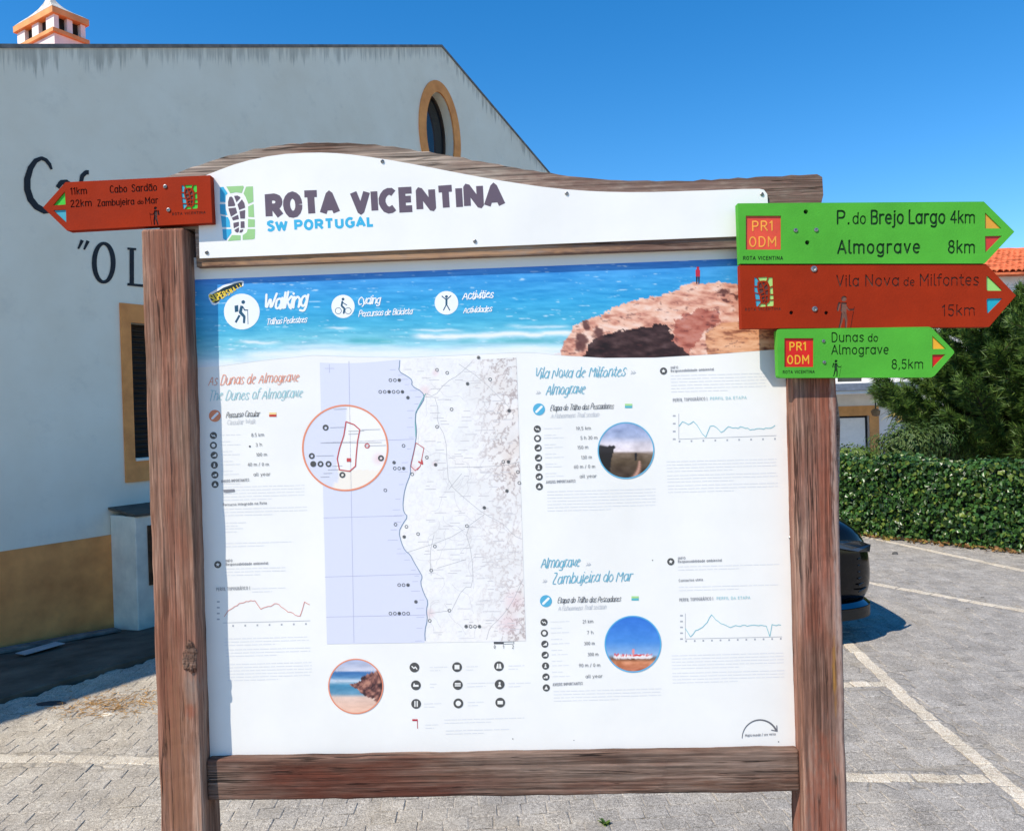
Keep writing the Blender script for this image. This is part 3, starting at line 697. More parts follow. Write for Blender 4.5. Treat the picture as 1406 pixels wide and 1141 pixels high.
pill(cs, cs+pw*.7, cdp, cdp+.19); pill(cs+cw-pw*.7, cs+cw, cdp, cdp+.19); pill(cs, cs+pw*.7, cdp+cl-.19, cdp+cl); pill(cs+cw-pw*.7, cs+cw, cdp+cl-.19, cdp+cl)
pill(cs+cw/2-.035, cs+cw/2+.035, cdp, cdp+.1); pill(cs, cs+.1, cdp+cl/2-.08, cdp+cl/2+.08); pill(cs+cw/2-.035, cs+cw/2+.035, cdp+cl-.1, cdp+cl); pill(cs+cw-.1, cs+cw, cdp+cl/2-.08, cdp+cl/2+.08)
box('flue_shade_core', (cs+.05, cs+cw-.05, cdp+.07, cdp+cl-.07, zt0, zt1), plain('slot_shade_black', (.02, .018, .016), .95, .2), ch, 0)  # black core fills the slots, its colour standing in for the shade inside
box('chimney_band', (cs-fl, cs+cw+fl, cdp-fl, cdp+cl+fl, zt1, cz(10)), m_cho, ch, .006)
V = []; Fc = []; lv = 9
for i in range(lv):
    t = i/(lv-1); k = (1-t)**2.2*.95+.05*(1-t)+.06; z = cz(10)+.42*t
    ax, ay = (cw/2+fl)*min(1, k), (cl/2+fl)*min(1, k)
    for (a, b) in ((-1, -1), (1, -1), (1, 1), (-1, 1)): V.append((cs+cw/2+a*ax, cdp+cl/2+b*ay, z))
for i in range(lv-1):
    for j in range(4): q = (j+1) % 4; Fc.append((i*4+j, i*4+q, i*4+4+q, i*4+4+j))
Fc.append((lv*4-4, lv*4-3, lv*4-2, lv*4-1))
obj('chimney_cap', V, Fc, m_mort, ch)
# low masonry cabinet against the wall
cs0, cztop = WALL.px(150, 707)
cab = root('meter_cabinet', 'low white masonry meter cabinet with small dark door against wall', 'cabinet', WALL.M @ Matrix.Translation((cs0, 0, 0)))
m_cab = plain('cabinet_white', lin(242, 230, 208), .85, .08, 5, .3, 60)
box('body', (0, 1.05, -.39, -.012, -.4, cztop), m_cab, cab, .008)
obj('top_slab', [(-.01, -.405, cztop), (1.07, -.405, cztop), (1.07, -.0, cztop+.05), (-.01, -.0, cztop+.05), (-.01, -.405, cztop+.02), (1.07, -.405, cztop+.02), (1.07, -.0, cztop+.07), (-.01, -.0, cztop+.07)],
    [(0, 3, 2, 1), (4, 5, 6, 7), (0, 1, 5, 4), (1, 2, 6, 5), (2, 3, 7, 6), (3, 0, 4, 7)], m_conc, cab)
fr = box('door_frame', (.11, .68, -.402, -.38, .30, cztop-.09), plain('rusty_brown', lin(92, 62, 38), .8, .3, 12), cab, .003)
box('door_panel', (.14, .65, -.408, -.39, .33, cztop-.12), plain('dark_door', lin(26, 24, 24), .5, .2), fr, .003)
V, Fc = tube([(.28, -.39, .15), (.28, -.425, .15)], .02, 10); obj('knob', V, Fc, m_black, cab)
# unseen block added along the wall line to throw the long shade on paving
nb = root('shade_block', 'unseen flat roofed white block added beside the gable to shade the paving', 'building', WALL.M @ Matrix.Translation((APX-GW-.02, 0, 0)))
NBH = 6.2
carved('wall', nb, [(-14, -1), (0, -1), (0, NBH), (-14, NBH)], [('window_pane', [rect(-3.4, 1.1, -2.4, 2.5)], m_glass, .15), ('window_pane', [rect(-8.4, 1.1, -7.4, 2.5)], m_glass, .15), ('door_leaf', [rect(-5.9, 0, -4.9, 2.1)], m_shut, .15)], m_white, flat(0), 6.)
box('parapet', (-14, 0, -.05, .25, NBH, NBH+.08), m_tan, nb, .005)

# ================================================================== INFORMATION BOARD
POST_F, HDR_F, SHEET_F, SIGN_F = .049, .022, .027, .074
WC = lambda *c: c
w_postL = wood('wood_post_left', 2, [(78, 52, 40), (138, 102, 82), (188, 158, 138), (166, 144, 128), (134, 76, 56)], 1, .3, .2, stain=[(-.765, .93+ZB, .022, .05, (150, 130, 118)), (-.772, .87+ZB, .016, .02, (150, 82, 62)), (-.795, 1.45+ZB, .0022, .5, (52, 34, 28)), (-.80, .75+ZB, .04, .3, (140, 98, 74))], crack=.9)
w_postR = wood('wood_post_right', 2, [(74, 48, 38), (124, 88, 72), (172, 138, 120), (164, 136, 124), (146, 72, 48)], 2, .34, .2, stain=[(.718, .93+ZB, .006, .10, (158, 112, 40)), (.69, .58+ZB, .05, .25, (150, 86, 64)), (.688, 1.3+ZB, .0018, .45, (50, 32, 27)), (.731, 1.2+ZB, .010, .7, (176, 150, 138))], crack=.8)
w_rail = wood('wood_rail', 0, [(58, 36, 28), (104, 76, 62), (150, 128, 114), (138, 120, 108), (92, 46, 32)], 3, .45, .25, crack=1.)
w_head = wood('wood_header', 0, [(72, 50, 40), (118, 92, 78), (176, 152, 136), (170, 156, 142), (112, 66, 46)], 4, .25, .55, crack=1., stain=[(.45, 2.05+ZB, .55, .25, (116, 88, 78)), (-.3, 1.92+ZB, .6, .02, (176, 136, 100))])
bx = (BOARD.M @ Vector((-.05, 0, 0)))
board = root('information_board', 'large timber framed hiking information board with white map panel', 'notice board', BOARD.M)
wood_box('post', (-.850, -.747, -POST_F, .052, -.3, 1.996+ZB), 2, w_postL, board, .007, .0022, 1)
wood_box('post', (.641, .740, -POST_F, .052, -.3, 1.996+ZB), 2, w_postR, board, .007, .0022, 2)
wood_box('bottom_rail', (-.748, .642, -.024, .045, .647+ZB, .745+ZB), 0, w_rail, board, .006, .0025, 3)
HP = on(BOARD, HDR_F)
top_edge = [(226, 244), (240, 239), (262, 231), (300, 218), (350, 205), (400, 198), (450, 196), (490, 197), (540, 202), (600, 211), (660, 222), (720, 233), (780, 242), (850, 248), (940, 249), (1050, 243), (1122, 239.5), (1129, 244), (1130.5, 268)]
te = []
for (a, b) in zip(top_edge[:-1], top_edge[1:]):
    n = max(1, int(abs(b[0]-a[0])/12))
    for i in range(n):
        t = i/n; x = a[0]+(b[0]-a[0])*t; te.append((x, a[1]+(b[1]-a[1])*t+.9*math.sin(x*.21)*math.sin(x*.057)+rng.uniform(-.5, .5)))
te.append(top_edge[-1])
PT = 1.998+ZB
def zpx(x, z, off):                       # photo row of height z on the board at column x
    y = 300.
    for _ in range(12): y += (BOARD.px(x, y, off)[1]-z)*560
    return y
hp = te+[(1127, zpx(1127, PT, HDR_F)), (1081, zpx(1081, PT, HDR_F)), (1081.5, zpx(1082, 1.910+ZB, HDR_F)), (270, zpx(270, 1.9085+ZB, HDR_F)), (268, zpx(268, PT, HDR_F)), (219, zpx(219, PT, HDR_F))]
hd = plate('header_board', board, [hp], w_head, HP, .062)
# white header sheet
m_sheet = plain('white_panel', ink(248, 246, 241), .36, .028, 3, .06, 400)
SP = on(BOARD, SHEET_F)
sheet_top = [(271, 246), (290, 238), (330, 223), (380, 212.5), (430, 209.5), (470, 211), (520, 217.5), (580, 228), (640, 240), (700, 250.5), (760, 259), (820, 263.5), (880, 264.5), (950, 262.5), (1040, 259.2), (1049, 261), (1053.5, 267), (1055, 290), (1056, 323)]
sheet = plate('header_sheet', board, [smooth_pts(sheet_top[:-3], 1)+sheet_top[-3:]+[(274, 355)]], m_sheet, SP, .0045)
m_steel = plain('steel', (.35, .34, .33), .4, .2, 60, metal=.9)
def screw(parent, px, py, off, r=.0045, mat=None, h=.003):
    u, z = BOARD.px(px, py, off)
    V = [(u+k*math.cos(t), -off-d, z+k*math.sin(t)) for (k, d) in ((r, 0), (r*.95, h*.6), (r*.55, h), (r*.3, h*.5)) for t in [2*math.pi*i/10 for i in range(10)]]
    Fc = [(l*10+i, l*10+(i+1) % 10, l*10+10+(i+1) % 10, l*10+10+i) for l in range(3) for i in range(10)]+[tuple(range(30, 40))]
    return obj('screw', V, Fc, mat or m_steel, parent, smooth=False)
for (x, y) in ((525, 222), (778, 266), (1046, 267), (284, 347), (652, 331.5)): screw(sheet, x, y, SHEET_F)
SD = on(BOARD, SHEET_F+.0003)
m_plum, m_cyan, m_lime = inkm(104, 88, 100), inkm(62, 180, 222), inkm(160, 208, 138)
decal('title_lettering', sheet, text('ROTA', (367.5, 297), (463, 292), 26, 9.6, 'butt', 'miter', track=.2, jit=.035, seed=3)+text('VICENTINA', (485, 291.5), (690, 281.5), 26, 9.4, 'butt', 'miter', track=.2, jit=.035, seed=5), m_plum, SD)
decal('subtitle_lettering', sheet, text('SW', (367.5, 317), (394, 315.5), 11.5, 3.8, 'butt', 'miter', track=.18, jit=.03, seed=2)+text('PORTUGAL', (405, 315.5), (512.5, 310), 11.5, 3.8, 'butt', 'miter', track=.2, jit=.03, seed=8), m_cyan, SD)
# footprint emblem: shapes traced in a 761 x 1141 drawing
def E(pts): return [(300+x*60/761, 250+y*90/1141) for x, y in pts]
EM_B = [[(25, 95), (85, 88), (160, 200), (125, 240), (122, 355), (25, 350)], [(22, 390), (122, 392), (125, 470), (155, 585), (30, 560)], [(40, 590), (165, 615), (195, 680), (205, 790), (62, 790)], [(68, 822), (222, 822), (225, 890), (130, 1020), (80, 990)]]
EM_G = [[(135, 82), (430, 68), (440, 95), (405, 195), (300, 182), (205, 200)], [(480, 85), (600, 78), (608, 345), (520, 385), (470, 260), (435, 205)], [(515, 430), (610, 385), (622, 615), (520, 610)], [(515, 645), (632, 655), (632, 785), (512, 790)], [(510, 820), (638, 820), (632, 985), (600, 1000), (420, 1010), (420, 930), (490, 880)], [(235, 925), (385, 930), (385, 1015), (160, 1030)]]
EM_P = [[(190, 265), (225, 255), (250, 280), (292, 400), (280, 420), (168, 430), (165, 350)], [(270, 245), (330, 238), (380, 265), (378, 285), (312, 355)], [(330, 395), (408, 305), (450, 370), (465, 450), (360, 490)], [(172, 462), (300, 448), (325, 540), (215, 608)], [(365, 515), (465, 490), (460, 640), (380, 640)], [(230, 625), (340, 572), (355, 648), (250, 672)],
        [(258, 715), (355, 695), (355, 765), (265, 808)], [(385, 690), (450, 685), (455, 800), (385, 805)], [(275, 840), (355, 790), (355, 860), (335, 885), (300, 875)], [(380, 835), (432, 825), (425, 860), (395, 885), (362, 882)]]
decal('emblem_blue', sheet, [E(p) for p in EM_B], m_cyan, SD); decal('emblem_green', sheet, [E(p) for p in EM_G], m_lime, SD); decal('emblem_footprint', sheet, [E(p) for p in EM_P], m_plum, SD)

# ------------------------------------------------ main panel
PAN_TOP, PAN_BOT = 1.935+ZB, .735+ZB
panel = box('map_panel', (-.749, .643, 0, .006, PAN_BOT, PAN_TOP), m_sheet, board, 0)
D1, D2, D3, D4 = on(BOARD, .0003), on(BOARD, .0006), on(BOARD, .0009), on(BOARD, .0012)
screw(panel, 1085, 738, .0, .004)
m_pic = attr_mat('printed_picture')
# sea and cliff banner
x0, x1 = 255., 1088.
nx, ny = 640, 104
T, S = np.meshgrid(np.linspace(0, 1, ny), np.linspace(0, 1, nx), indexing='ij')
X = x0+(x1-x0)*S; Yt = 384.5-(X-262)*.0388
bp_ = [(240, 507), (300, 503), (370, 494), (430, 488), (480, 490), (560, 491), (650, 487), (710, 484), (740, 485), (770, 488), (830, 491.5), (900, 491), (980, 486.5), (1065, 480), (1100, 477)]
Yb = np.interp(X, [p[0] for p in bp_], [p[1] for p in bp_]); Y = Yt+(Yb-Yt)*T
C = lerp_stops(T, [(0, (70, 140, 222)), (.1, (62, 156, 224)), (.4, (52, 166, 218)), (.62, (74, 180, 216)), (.78, (122, 200, 220)), (.9, (168, 216, 230)), (1, (226, 238, 244))])
st = fbm(X*.035, Y*.28, 3, 5); C = C+((st-.5)*62)[..., None]*np.array([.9, .8, .6])
C = mixc(C, np.clip((fbm(X*.06, Y*.55, 9, 4)-.7)*9, 0, 1)*.65, (235, 244, 250))
def band(yc, hw, xa, xb, k):
    yy = yc(X) if callable(yc) else yc
    m = np.exp(-((Y-yy+6*(fbm(X*.03, Y*.05, 21)-.5))/hw)**2)*np.clip((X-xa)/20, 0, 1)*np.clip((xb-X)/20, 0, 1); return m*k*np.clip(.45+fbm(X*.06, Y*.3, 5)*1.1, 0, 1)
for (yc, hw, xa, xb, k) in ((lambda x: 462-(x-560)*.022, 4, 560, 800, 1.1), (470, 2.2, 320, 390, .9), (453, 1.6, 560, 640, .8), (451, 1.6, 440, 490, .9), (lambda x: 486-(x-420)*.008, 5, 330, 760, .8), (480, 3, 700, 800, .9), (476, 3, 380, 560, .45), (448, 2, 690, 790, .7)): C = mixc(C, band(yc, hw, xa, xb, k), (240, 244, 246))
C = mixc(C, np.exp(-((Y-468)/4)**2)*np.clip((fbm(X*.02, Y*.05, 31)-.45)*5, 0, 1)*.5, (60, 170, 175))
wx = X+(fbm(X*.16, Y*.16, 41, 5)-.5)*12; wy = Y+(fbm(X*.16, Y*.16, 43, 5)-.5)*12
rock = inpoly(wx, wy, [(758, 496), (775, 470), (790, 448), (806, 440), (820, 437), (842, 424), (880, 411), (922, 402), (945, 390), (975, 388), (1000, 389), (1018, 392), (1100, 404), (1100, 500)])
rn = fbm(X*.06+Y*.03, Y*.16-X*.02, 51, 5); rc = lerp_stops(rn, [(.2, (176, 112, 94)), (.38, (222, 156, 132)), (.55, (243, 192, 166)), (.75, (252, 216, 198))])
C = np.where(rock[..., None], rc, C)
C = np.where((rock & inpoly(wx, wy, [(798, 498), (812, 466), (848, 455), (888, 448), (914, 444), (926, 462), (938, 476), (948, 490), (940, 500)]))[..., None], np.array([60, 34, 32])+((rn-.5)*110)[..., None], C)
C = np.where((rock & inpoly(wx, wy, [(925, 440), (955, 426), (985, 424), (990, 440), (965, 460), (945, 485), (925, 470)]))[..., None], rc*np.array([.82, .64, .62]), C)
C = np.where((rock & inpoly(X, Y, [(972, 496), (968, 458), (990, 444), (1100, 436), (1100, 496)]))[..., None], lerp_stops(fbm(X*.05, Y*.2, 61, 5), [(.3, (150, 92, 70)), (.45, (226, 160, 118)), (.7, (246, 190, 150))]), C)
for (cx, cy, rx, ry) in ((994, 401, 10, 4), (1010, 406, 6, 3), (998, 414, 7, 3), (804, 447, 6, 6), (798, 470, 8, 12), (822, 458, 8, 8)): C = mixc(C, (np.clip(1.5-((wx-cx)/rx)**2-((wy-cy)/ry)**2, 0, 1))*rock*.85, (92, 52, 48))
C = mixc(C, np.clip((fbm(X*.14, Y*.34, 71, 4)-.66)*9, 0, 1)*rock*.5, (88, 44, 44))
fade = np.clip((T-.86)/.14, 0, 1)*(X < 770); C = mixc(C, fade*np.clip(fbm(X*.02, Y*.1, 81)*1.6-.1, 0, 1)*.9, (246, 247, 250))
raster_on('banner_photo', panel, X, Y, C, BOARD, .0003, m_pic)
decal('printed_walker', panel, [[(955, 371), (957, 369.5), (959.5, 369.5), (961.2, 371.5), (961, 380), (955.3, 380)], circ(958.2, 368, 1.9)], inkm(196, 40, 62), D2)
decal('printed_legs', panel, [[(955.5, 380.2), (958, 380.2), (957.4, 390), (955.9, 390)], [(958.4, 380.2), (960.8, 380.2), (960.3, 390), (958.9, 390)]], inkm(46, 30, 50), D2)
# white discs with symbols
m_print_w, m_navy, m_icon = inkm(246, 248, 250), inkm(34, 84, 112), inkm(84, 84, 84)
def discp(name, x, y, r, mat, sym, smat, mp=None): 
    mp = mp or D2
    v, f = union([circ(x, y, r, n=30)], sym); v2, f2 = union(sym) if sym else ([], [])
    V3 = [mp(*p) for p in v]+[mp(*p) for p in v2]; n = len(v)
    Fc = orient(V3, f)+orient(V3, [tuple(i+n for i in t) for t in f2])
    return obj(name, V3, Fc, [mat, smat], panel, mi=[0]*len(f)+[1]*len(f2))
def hiker(x, y, s):
    q = [circ(x+2*s, y-12*s, 2.6*s, n=14), [(x-10*s, y-7*s), (x-5*s, y-8*s), (x-4.5*s, y+1*s), (x-9.5*s, y+2*s)]]
    q += ribbon([(x+0*s, y-7*s), (x-2*s, y+2*s), (x+3.5*s, y+8*s), (x+3*s, y+17*s)], [3.8*s, 4.4*s, 3.6*s, 3.*s], 'butt') + ribbon([(x-3*s, y+6*s), (x-8.5*s, y+16*s)], 3*s, 'butt')
    q += ribbon([(x+1*s, y-6*s), (x+4*s, y-1*s), (x+8*s, y-1*s)], 1.7*s) + ribbon([(x+8*s, y-1*s), (x+8.6*s, y+18*s)], .9*s)
    return q
discp('activity_icon', 332, 428, 24.6, m_print_w, hiker(332, 427, 1.0), m_navy)
cy_ = [circ(471, 411, 2.0, n=12)]+ribbon([(470, 414.5), (469, 420), (473, 424), (472, 430)], 2.6)+ribbon([(471, 416), (476, 419)], 1.3)
for cx in (464.5, 478): rr = circ(cx, 427, 4.2, n=20); cy_ += ribbon(rr+[rr[0]], .8, 'butt', closed=True)
discp('activity_icon', 471, 421, 16, m_print_w, cy_, m_navy)
ac_ = [circ(613, 407.5, 2.0, n=12)]+ribbon([(607, 407), (613, 412), (619, 406.5)], 1.5)+ribbon([(613, 411), (613, 418)], 2.8)+ribbon([(613, 418), (609, 426)], 1.5)+ribbon([(613, 418), (617.5, 426)], 1.5)
discp('activity_icon', 613, 416, 16.2, m_print_w, ac_, m_navy)
H = dict(shear=.28, hand=True, jit=.05)
def line(name, s, p0, p1, h, w, m, mp=None, **kw):
    k = dict(H); k.update(kw); return decal(name, panel, text(s, p0, p1, h, w, **k), m, mp or D3)
line('heading', 'Walking', (361, 426), (421, 421), 21, 3.1, m_print_w, track=.03)
line('heading', 'Trilhos Pedestres', (366, 446), (421, 442.5), 8, 1.1, m_print_w, track=.05, seed=3)
line('heading', 'Cycling', (491, 418.5), (522, 416.5), 10.5, 1.5, m_print_w, track=.05, seed=4)
line('heading', 'Percursos de Bicicleta', (492, 435), (566, 431), 8, 1.1, m_print_w, track=.05, seed=6)
line('heading', 'Activities', (635, 411.5), (677, 408.5), 10.5, 1.4, m_print_w, track=.05, seed=9)
line('heading', 'Actividades', (636, 430), (675, 427.5), 8, 1.1, m_print_w, track=.05, seed=11)
m_or, m_teal, m_tb, m_txt, m_lgt = inkm(238, 150, 118), inkm(164, 212, 218), inkm(104, 184, 208), inkm(84, 84, 88), inkm(205, 207, 212)
line('route_title', 'As Dunas de Almograve', (286, 529), (410, 524), 13.5, .85, m_or, track=.1, seed=12)
line('route_title', 'The Dunes of Almograve', (286, 550), (415, 545), 13.5, .85, m_teal, track=.1, seed=13)
line('route_kind', 'Percurso Circular', (310, 573.5), (356, 571.5), 7.5, .6, m_txt, track=.08, seed=14)
line('route_kind', 'Circular Walk', (311, 583), (350, 581.5), 6.5, .5, m_lgt, track=.08, seed=15)
line('route_title', 'Vila Nova de Milfontes', (733, 519.5), (858, 516.5), 14.5, .9, m_tb, track=.08, seed=16)
line('route_title', 'Almograve', (749, 542), (803, 540), 14.5, .9, m_tb, track=.08, seed=17)
line('route_kind', 'Etapa do Trilho dos Pescadores', (755, 564), (842, 561), 7.8, .6, m_txt, track=.08, seed=18)
line('route_kind', 'A Fishermens Trail section', (756, 574), (822, 571.5), 6, .5, m_lgt, track=.08, seed=19)
line('route_title', 'Almograve', (742, 780), (796, 777), 14.5, .9, m_tb, track=.08, seed=20)
line('route_title', 'Zambujeira do Mar', (757, 801), (867, 797), 14.5, .9, m_tb, track=.08, seed=21)
line('route_kind', 'Etapa do Trilho dos Pescadores', (765, 828), (852, 825.5), 7.8, .6, m_txt, track=.08, seed=22)
line('route_kind', 'A Fishermens Trail section', (766, 838), (832, 835.5), 6, .5, m_lgt, track=.08, seed=23)
for (p0, p1, s) in (((865, 514), (873, 514), 1), ((735.5, 541.5), (742, 541.5), 2), ((804, 777), (811, 777), 3), ((744.5, 800), (751, 800), 4)):
    line('route_title', '»', p0, p1, 8, .9, m_lgt, hand=False, jit=0)
# round pictures
def round_photo(x, y, r, fn, ringc, rw=1.7):
    na, nr = 72, 30; V = [(x, y)]
    for i in range(1, nr+1): V += [(x+r*i/nr*math.cos(2*math.pi*j/na), y+r*i/nr*math.sin(2*math.pi*j/na)) for j in range(na)]
    V = np.array(V); Fc = [(0, 1+j, 1+(j+1) % na) for j in range(na)]
    for i in range(nr-1):
        for j in range(na): a = 1+i*na+j; b = 1+i*na+(j+1) % na; Fc.append((a, a+na, b+na, b))
    V3 = [D2(*p) for p in V]; C = fn(V[:, 0], V[:, 1])
    ph = obj('round_photo', V3, orient(V3, Fc), m_pic, panel, cols=to_ink(C))
    decal('photo_ring', panel, [circ(x, y, r+rw*.6, n=72)], ringc, D3, holes=[circ(x, y, r-rw*.4, n=72)])
    return ph
def ph_path(X, Y):
    t = (Y-580)/76; C = lerp_stops(t, [(0, (150, 165, 205)), (.25, (170, 180, 210)), (.38, (222, 214, 222)), (.52, (235, 222, 224)), (.56, (120, 100, 84)), (.7, (92, 74, 54)), (1, (60, 44, 34))])
    C = C+((fbm(X*.08, Y*.13, 4, 5)-.5)*70)[:, None]
    pth = np.exp(-((X-(878-(Y-635)**2*.012+np.clip(Y-645, 0, 30)*-.2))/(1+np.clip(Y-632, 0, 30)*.13))**2)*(Y > 633); C = mixc(C, pth*.9, (226, 170, 150))
    C = mixc(C, ((X < 838-(Y-625)*.2+6*fbm(X*.3, Y*.3, 8)) & (Y > 612)).astype(float)*.9, (26, 22, 24))
    return mixc(C, ((np.abs(X-873) < 1.7) & (np.abs(Y-627) < 5)).astype(float), (28, 24, 30))
def ph_cape(X, Y):
    t = (Y-846)/76; C = lerp_stops(t, [(0, (52, 120, 214)), (.45, (74, 142, 220)), (.7, (150, 184, 222)), (.76, (120, 90, 74)), (.82, (216, 140, 100)), (1, (190, 110, 80))])
    C = C+((fbm(X*.1, Y*.2, 14, 4)-.5)*(20+70*(t > .75)))[:, None]
    wh = (np.abs(X-869) < 26) & (Y > 897+2*fbm(X*.3, Y*0, 5)) & (Y < 904); C = mixc(C, wh*.95, (250, 240, 240))
    C = mixc(C, (wh & (Y < 900.5) & (fbm(X*.5, Y*.4, 6) > .45)).astype(float), (222, 60, 60))
    return mixc(C, ((np.abs(X-869.5) < 1.5) & (Y > 891) & (Y < 900)).astype(float), (240, 150, 150))
def ph_beach(X, Y):
    t = (Y-905)/74; C = lerp_stops(t, [(0, (176, 188, 218)), (.21, (206, 206, 220)), (.24, (62, 116, 176)), (.34, (96, 146, 190)), (.4, (214, 222, 232)), (.48, (70, 140, 176)), (.64, (100, 150, 180)), (.7, (232, 200, 184)), (1, (246, 198, 172))])
    C = C+((fbm(X*.06, Y*.3, 24, 4)-.5)*46)[:, None]
    wx = X+(fbm(X*.2, Y*.2, 25)-.5)*8; wy = Y+(fbm(X*.2, Y*.2, 26)-.5)*8
    rk = inpoly(wx, wy, [(480, 940), (496, 934), (500, 926), (516, 921), (540, 916), (540, 975), (520, 968), (512, 958), (494, 950)])
    return np.where(rk[:, None], lerp_stops(fbm(X*.25, Y*.25, 27, 4), [(.3, (60, 40, 46)), (.5, (130, 84, 78)), (.75, (196, 140, 120))]), C)
round_photo(859.5, 618.5, 38, ph_path, inkm(100, 180, 216)); round_photo(869, 884, 38, ph_cape, inkm(90, 180, 226)); round_photo(488.5, 942, 37, ph_beach, inkm(238, 150, 118))
# map
coast = [(548, 480), (549, 500), (547, 510), (560, 517), (566, 522), (565, 530), (580, 538), (583, 547), (577, 557), (571, 566), (570, 576), (572, 590), (571, 604), (568, 620), (563, 640), (564, 650), (556, 670), (553, 690), (554, 703), (560, 709), (553, 719), (547.5, 730), (551, 745), (556, 756), (563, 761), (568, 771), (577, 786), (580, 792), (577, 800), (582, 815), (588, 826), (585, 838), (587, 850), (583, 866), (584, 884)]
coast = smooth_pts(coast, 1)
def map_col(X, Y):
    land = X > np.interp(Y, [p[1] for p in coast], [p[0] for p in coast])+(fbm(X*.2, Y*.2, 90)-.5)*3
    C = np.zeros(X.shape+(3,))+np.array([224, 226, 241])
    n = fbm(X*.03, Y*.03, 91, 5); lc = lerp_stops(n, [(.3, (240, 238, 236)), (.5, (247, 245, 244)), (.7, (250, 246, 242))])
    lc = lc+((fbm(X*.25, Y*.25, 92, 3)-.5)*9)[..., None]
    hill = np.clip((X-640-40*(fbm(X*.01, Y*.012, 93)-.5))/60, 0, 1)*np.clip(1.4-np.abs(Y-560)/110, .28, 1)+np.clip((X-675)/30, 0, 1)*np.clip(1-np.abs(Y-645)/45, 0, 1)*.9+np.clip((X-680)/30, 0, 1)*np.clip((Y-780)/60, 0, 1)*.7
    lc = mixc(lc, hill*.55*np.clip(fbm(X*.06, Y*.06, 94)*1.7-.25, 0, 1), (230, 214, 204))
    rg = np.abs(fbm(X*.13+Y*.04, Y*.11, 95, 5)-.5); lc = mixc(lc, np.clip(1-rg*16, 0, 1)*np.clip(hill*1.25+.12, 0, 1)*.7, (150, 130, 128))
    for (cx, cy, r) in ((583, 537, 8), (598, 512, 5), (590, 842, 7), (698, 856, 15), (706, 825, 14), (597, 637, 4), (568, 643, 6)): lc = mixc(lc, np.clip(1.3-np.hypot(X-cx, Y-cy)/r, 0, 1)*.32, (236, 186, 190))
    return np.where(land[..., None], lc, C)
nx, ny = 250, 350
T, S = np.meshgrid(np.linspace(0, 1, ny), np.linspace(0, 1, nx), indexing='ij')
XL, XR = 439+10*T, 709+13*T; X = XL+(XR-XL)*S; Y0 = 498-8*S+2*np.sin(S*9); Y = Y0+(884-4*S-Y0)*T
raster_on('route_map', panel, X, Y, map_col(X, Y), BOARD, .00045, m_pic)
m_rd, m_grid, m_coast, m_red = inkm(186, 184, 186), inkm(186, 188, 216), inkm(120, 146, 176), inkm(206, 84, 84)
roads = [[(648, 497), (630, 515), (612, 525), (596, 545), (584, 540)], [(597, 546), (602, 562), (600, 580), (612, 600), (614, 640), (616, 664), (640, 686), (665, 706), (690, 718), (705, 735), (716, 740)], [(584, 545), (602, 546)], [(616, 642), (690, 640), (712, 634)], [(665, 706), (638, 726), (648, 760), (650, 806), (636, 806), (620, 838)], [(638, 726), (615, 740), (560, 758)], [(648, 752), (600, 755)], [(592, 790), (590, 760), (596, 734)], [(617, 838), (590, 842)], [(718, 795), (702, 830), (685, 850), (672, 862), (668, 878)], [(630, 500), (660, 520), (700, 560)], [(634, 650), (616, 672)], [(600, 780), (640, 768)]]
rp = []
for r_ in roads: rp += ribbon(smooth_pts(r_, 1), .55, 'butt')
decal('map_roads', panel, rp, m_rd, D2)
gp = []
for p in (((479, 496), (486, 882)), ((444, 711), (552, 708)), ((446, 792), (577, 788)), ((448, 847), (584, 844)), ((441, 608), (568, 603)), ((452, 500), (452.5, 512)), ((446, 506), (459, 506))): gp += ribbon(list(p), .6, 'butt')
rng2 = random.Random(7)
for (x, y) in coast[::2]:
    if y > 500: gp += ribbon([(x-4, y), (x-4-rng2.uniform(5, 14), y+.3)], .5, 'butt')
decal('map_grid', panel, gp, m_grid, D2)
decal('map_coastline', panel, ribbon(coast[2:-1], 1.0, 'butt'), m_coast, D3)
decal('map_trail', panel, ribbon([(571, 608), (582, 615), (579, 630), (577, 640), (570, 646), (564, 640), (568, 622), (571, 608)], .9)+ribbon([(575, 634), (580, 637), (579, 632)], 2.2)+ribbon([(577, 640), (573, 645)], .9), m_red, D3)
decal('map_trail', panel, ribbon([(584, 541), (578, 552), (571, 566), (570, 580), (571, 600)], 1.1), inkm(120, 190, 180), D3)
mk = []
for (x, y) in ((657, 491), (600, 508), (614, 512), (642, 527), (673, 521), (620, 562), (699, 564), (600, 586), (554, 612), (541, 635), (529, 673), (586, 628), (598, 638), (566, 651), (691, 634), (698, 634), (711, 648), (713, 663), (696, 674), (543, 720), (558, 723), (555, 737), (574, 733), (597, 750), (665, 697), (641, 722), (592, 783), (571, 826), (617, 838), (590, 852), (560, 546)): mk.append((x, y))
for (x, y, n) in ((536, 522, 3), (522, 538, 6), (542, 643, 3), (548, 803, 3), (536, 842, 5), (640, 860, 4)):
    for i in range(n): mk.append((x+i*6.1, y))
ring_m = []
for (x, y) in mk: c = circ(x, y, 2.0, n=12); ring_m += ribbon(c+[c[0]], .75, 'butt', closed=True)
for i, (x, y) in enumerate(mk):
    if i % 3 == 0: ring_m.append(circ(x, y, 1.3, n=8))
decal('map_symbols', panel, ring_m, m_icon, D3)['kind'] = 'stuff'
lab = []; rm = random.Random(31)
for i in range(150):
    y = rm.uniform(505, 872); xc = np.interp(y, [p[1] for p in coast], [p[0] for p in coast]); x = rm.uniform(xc+8, 700)
    wd = rm.uniform(5, 16); lab.append([(x, y), (x+wd, y-wd*.02), (x+wd, y-wd*.02+.9), (x, y+.9)])
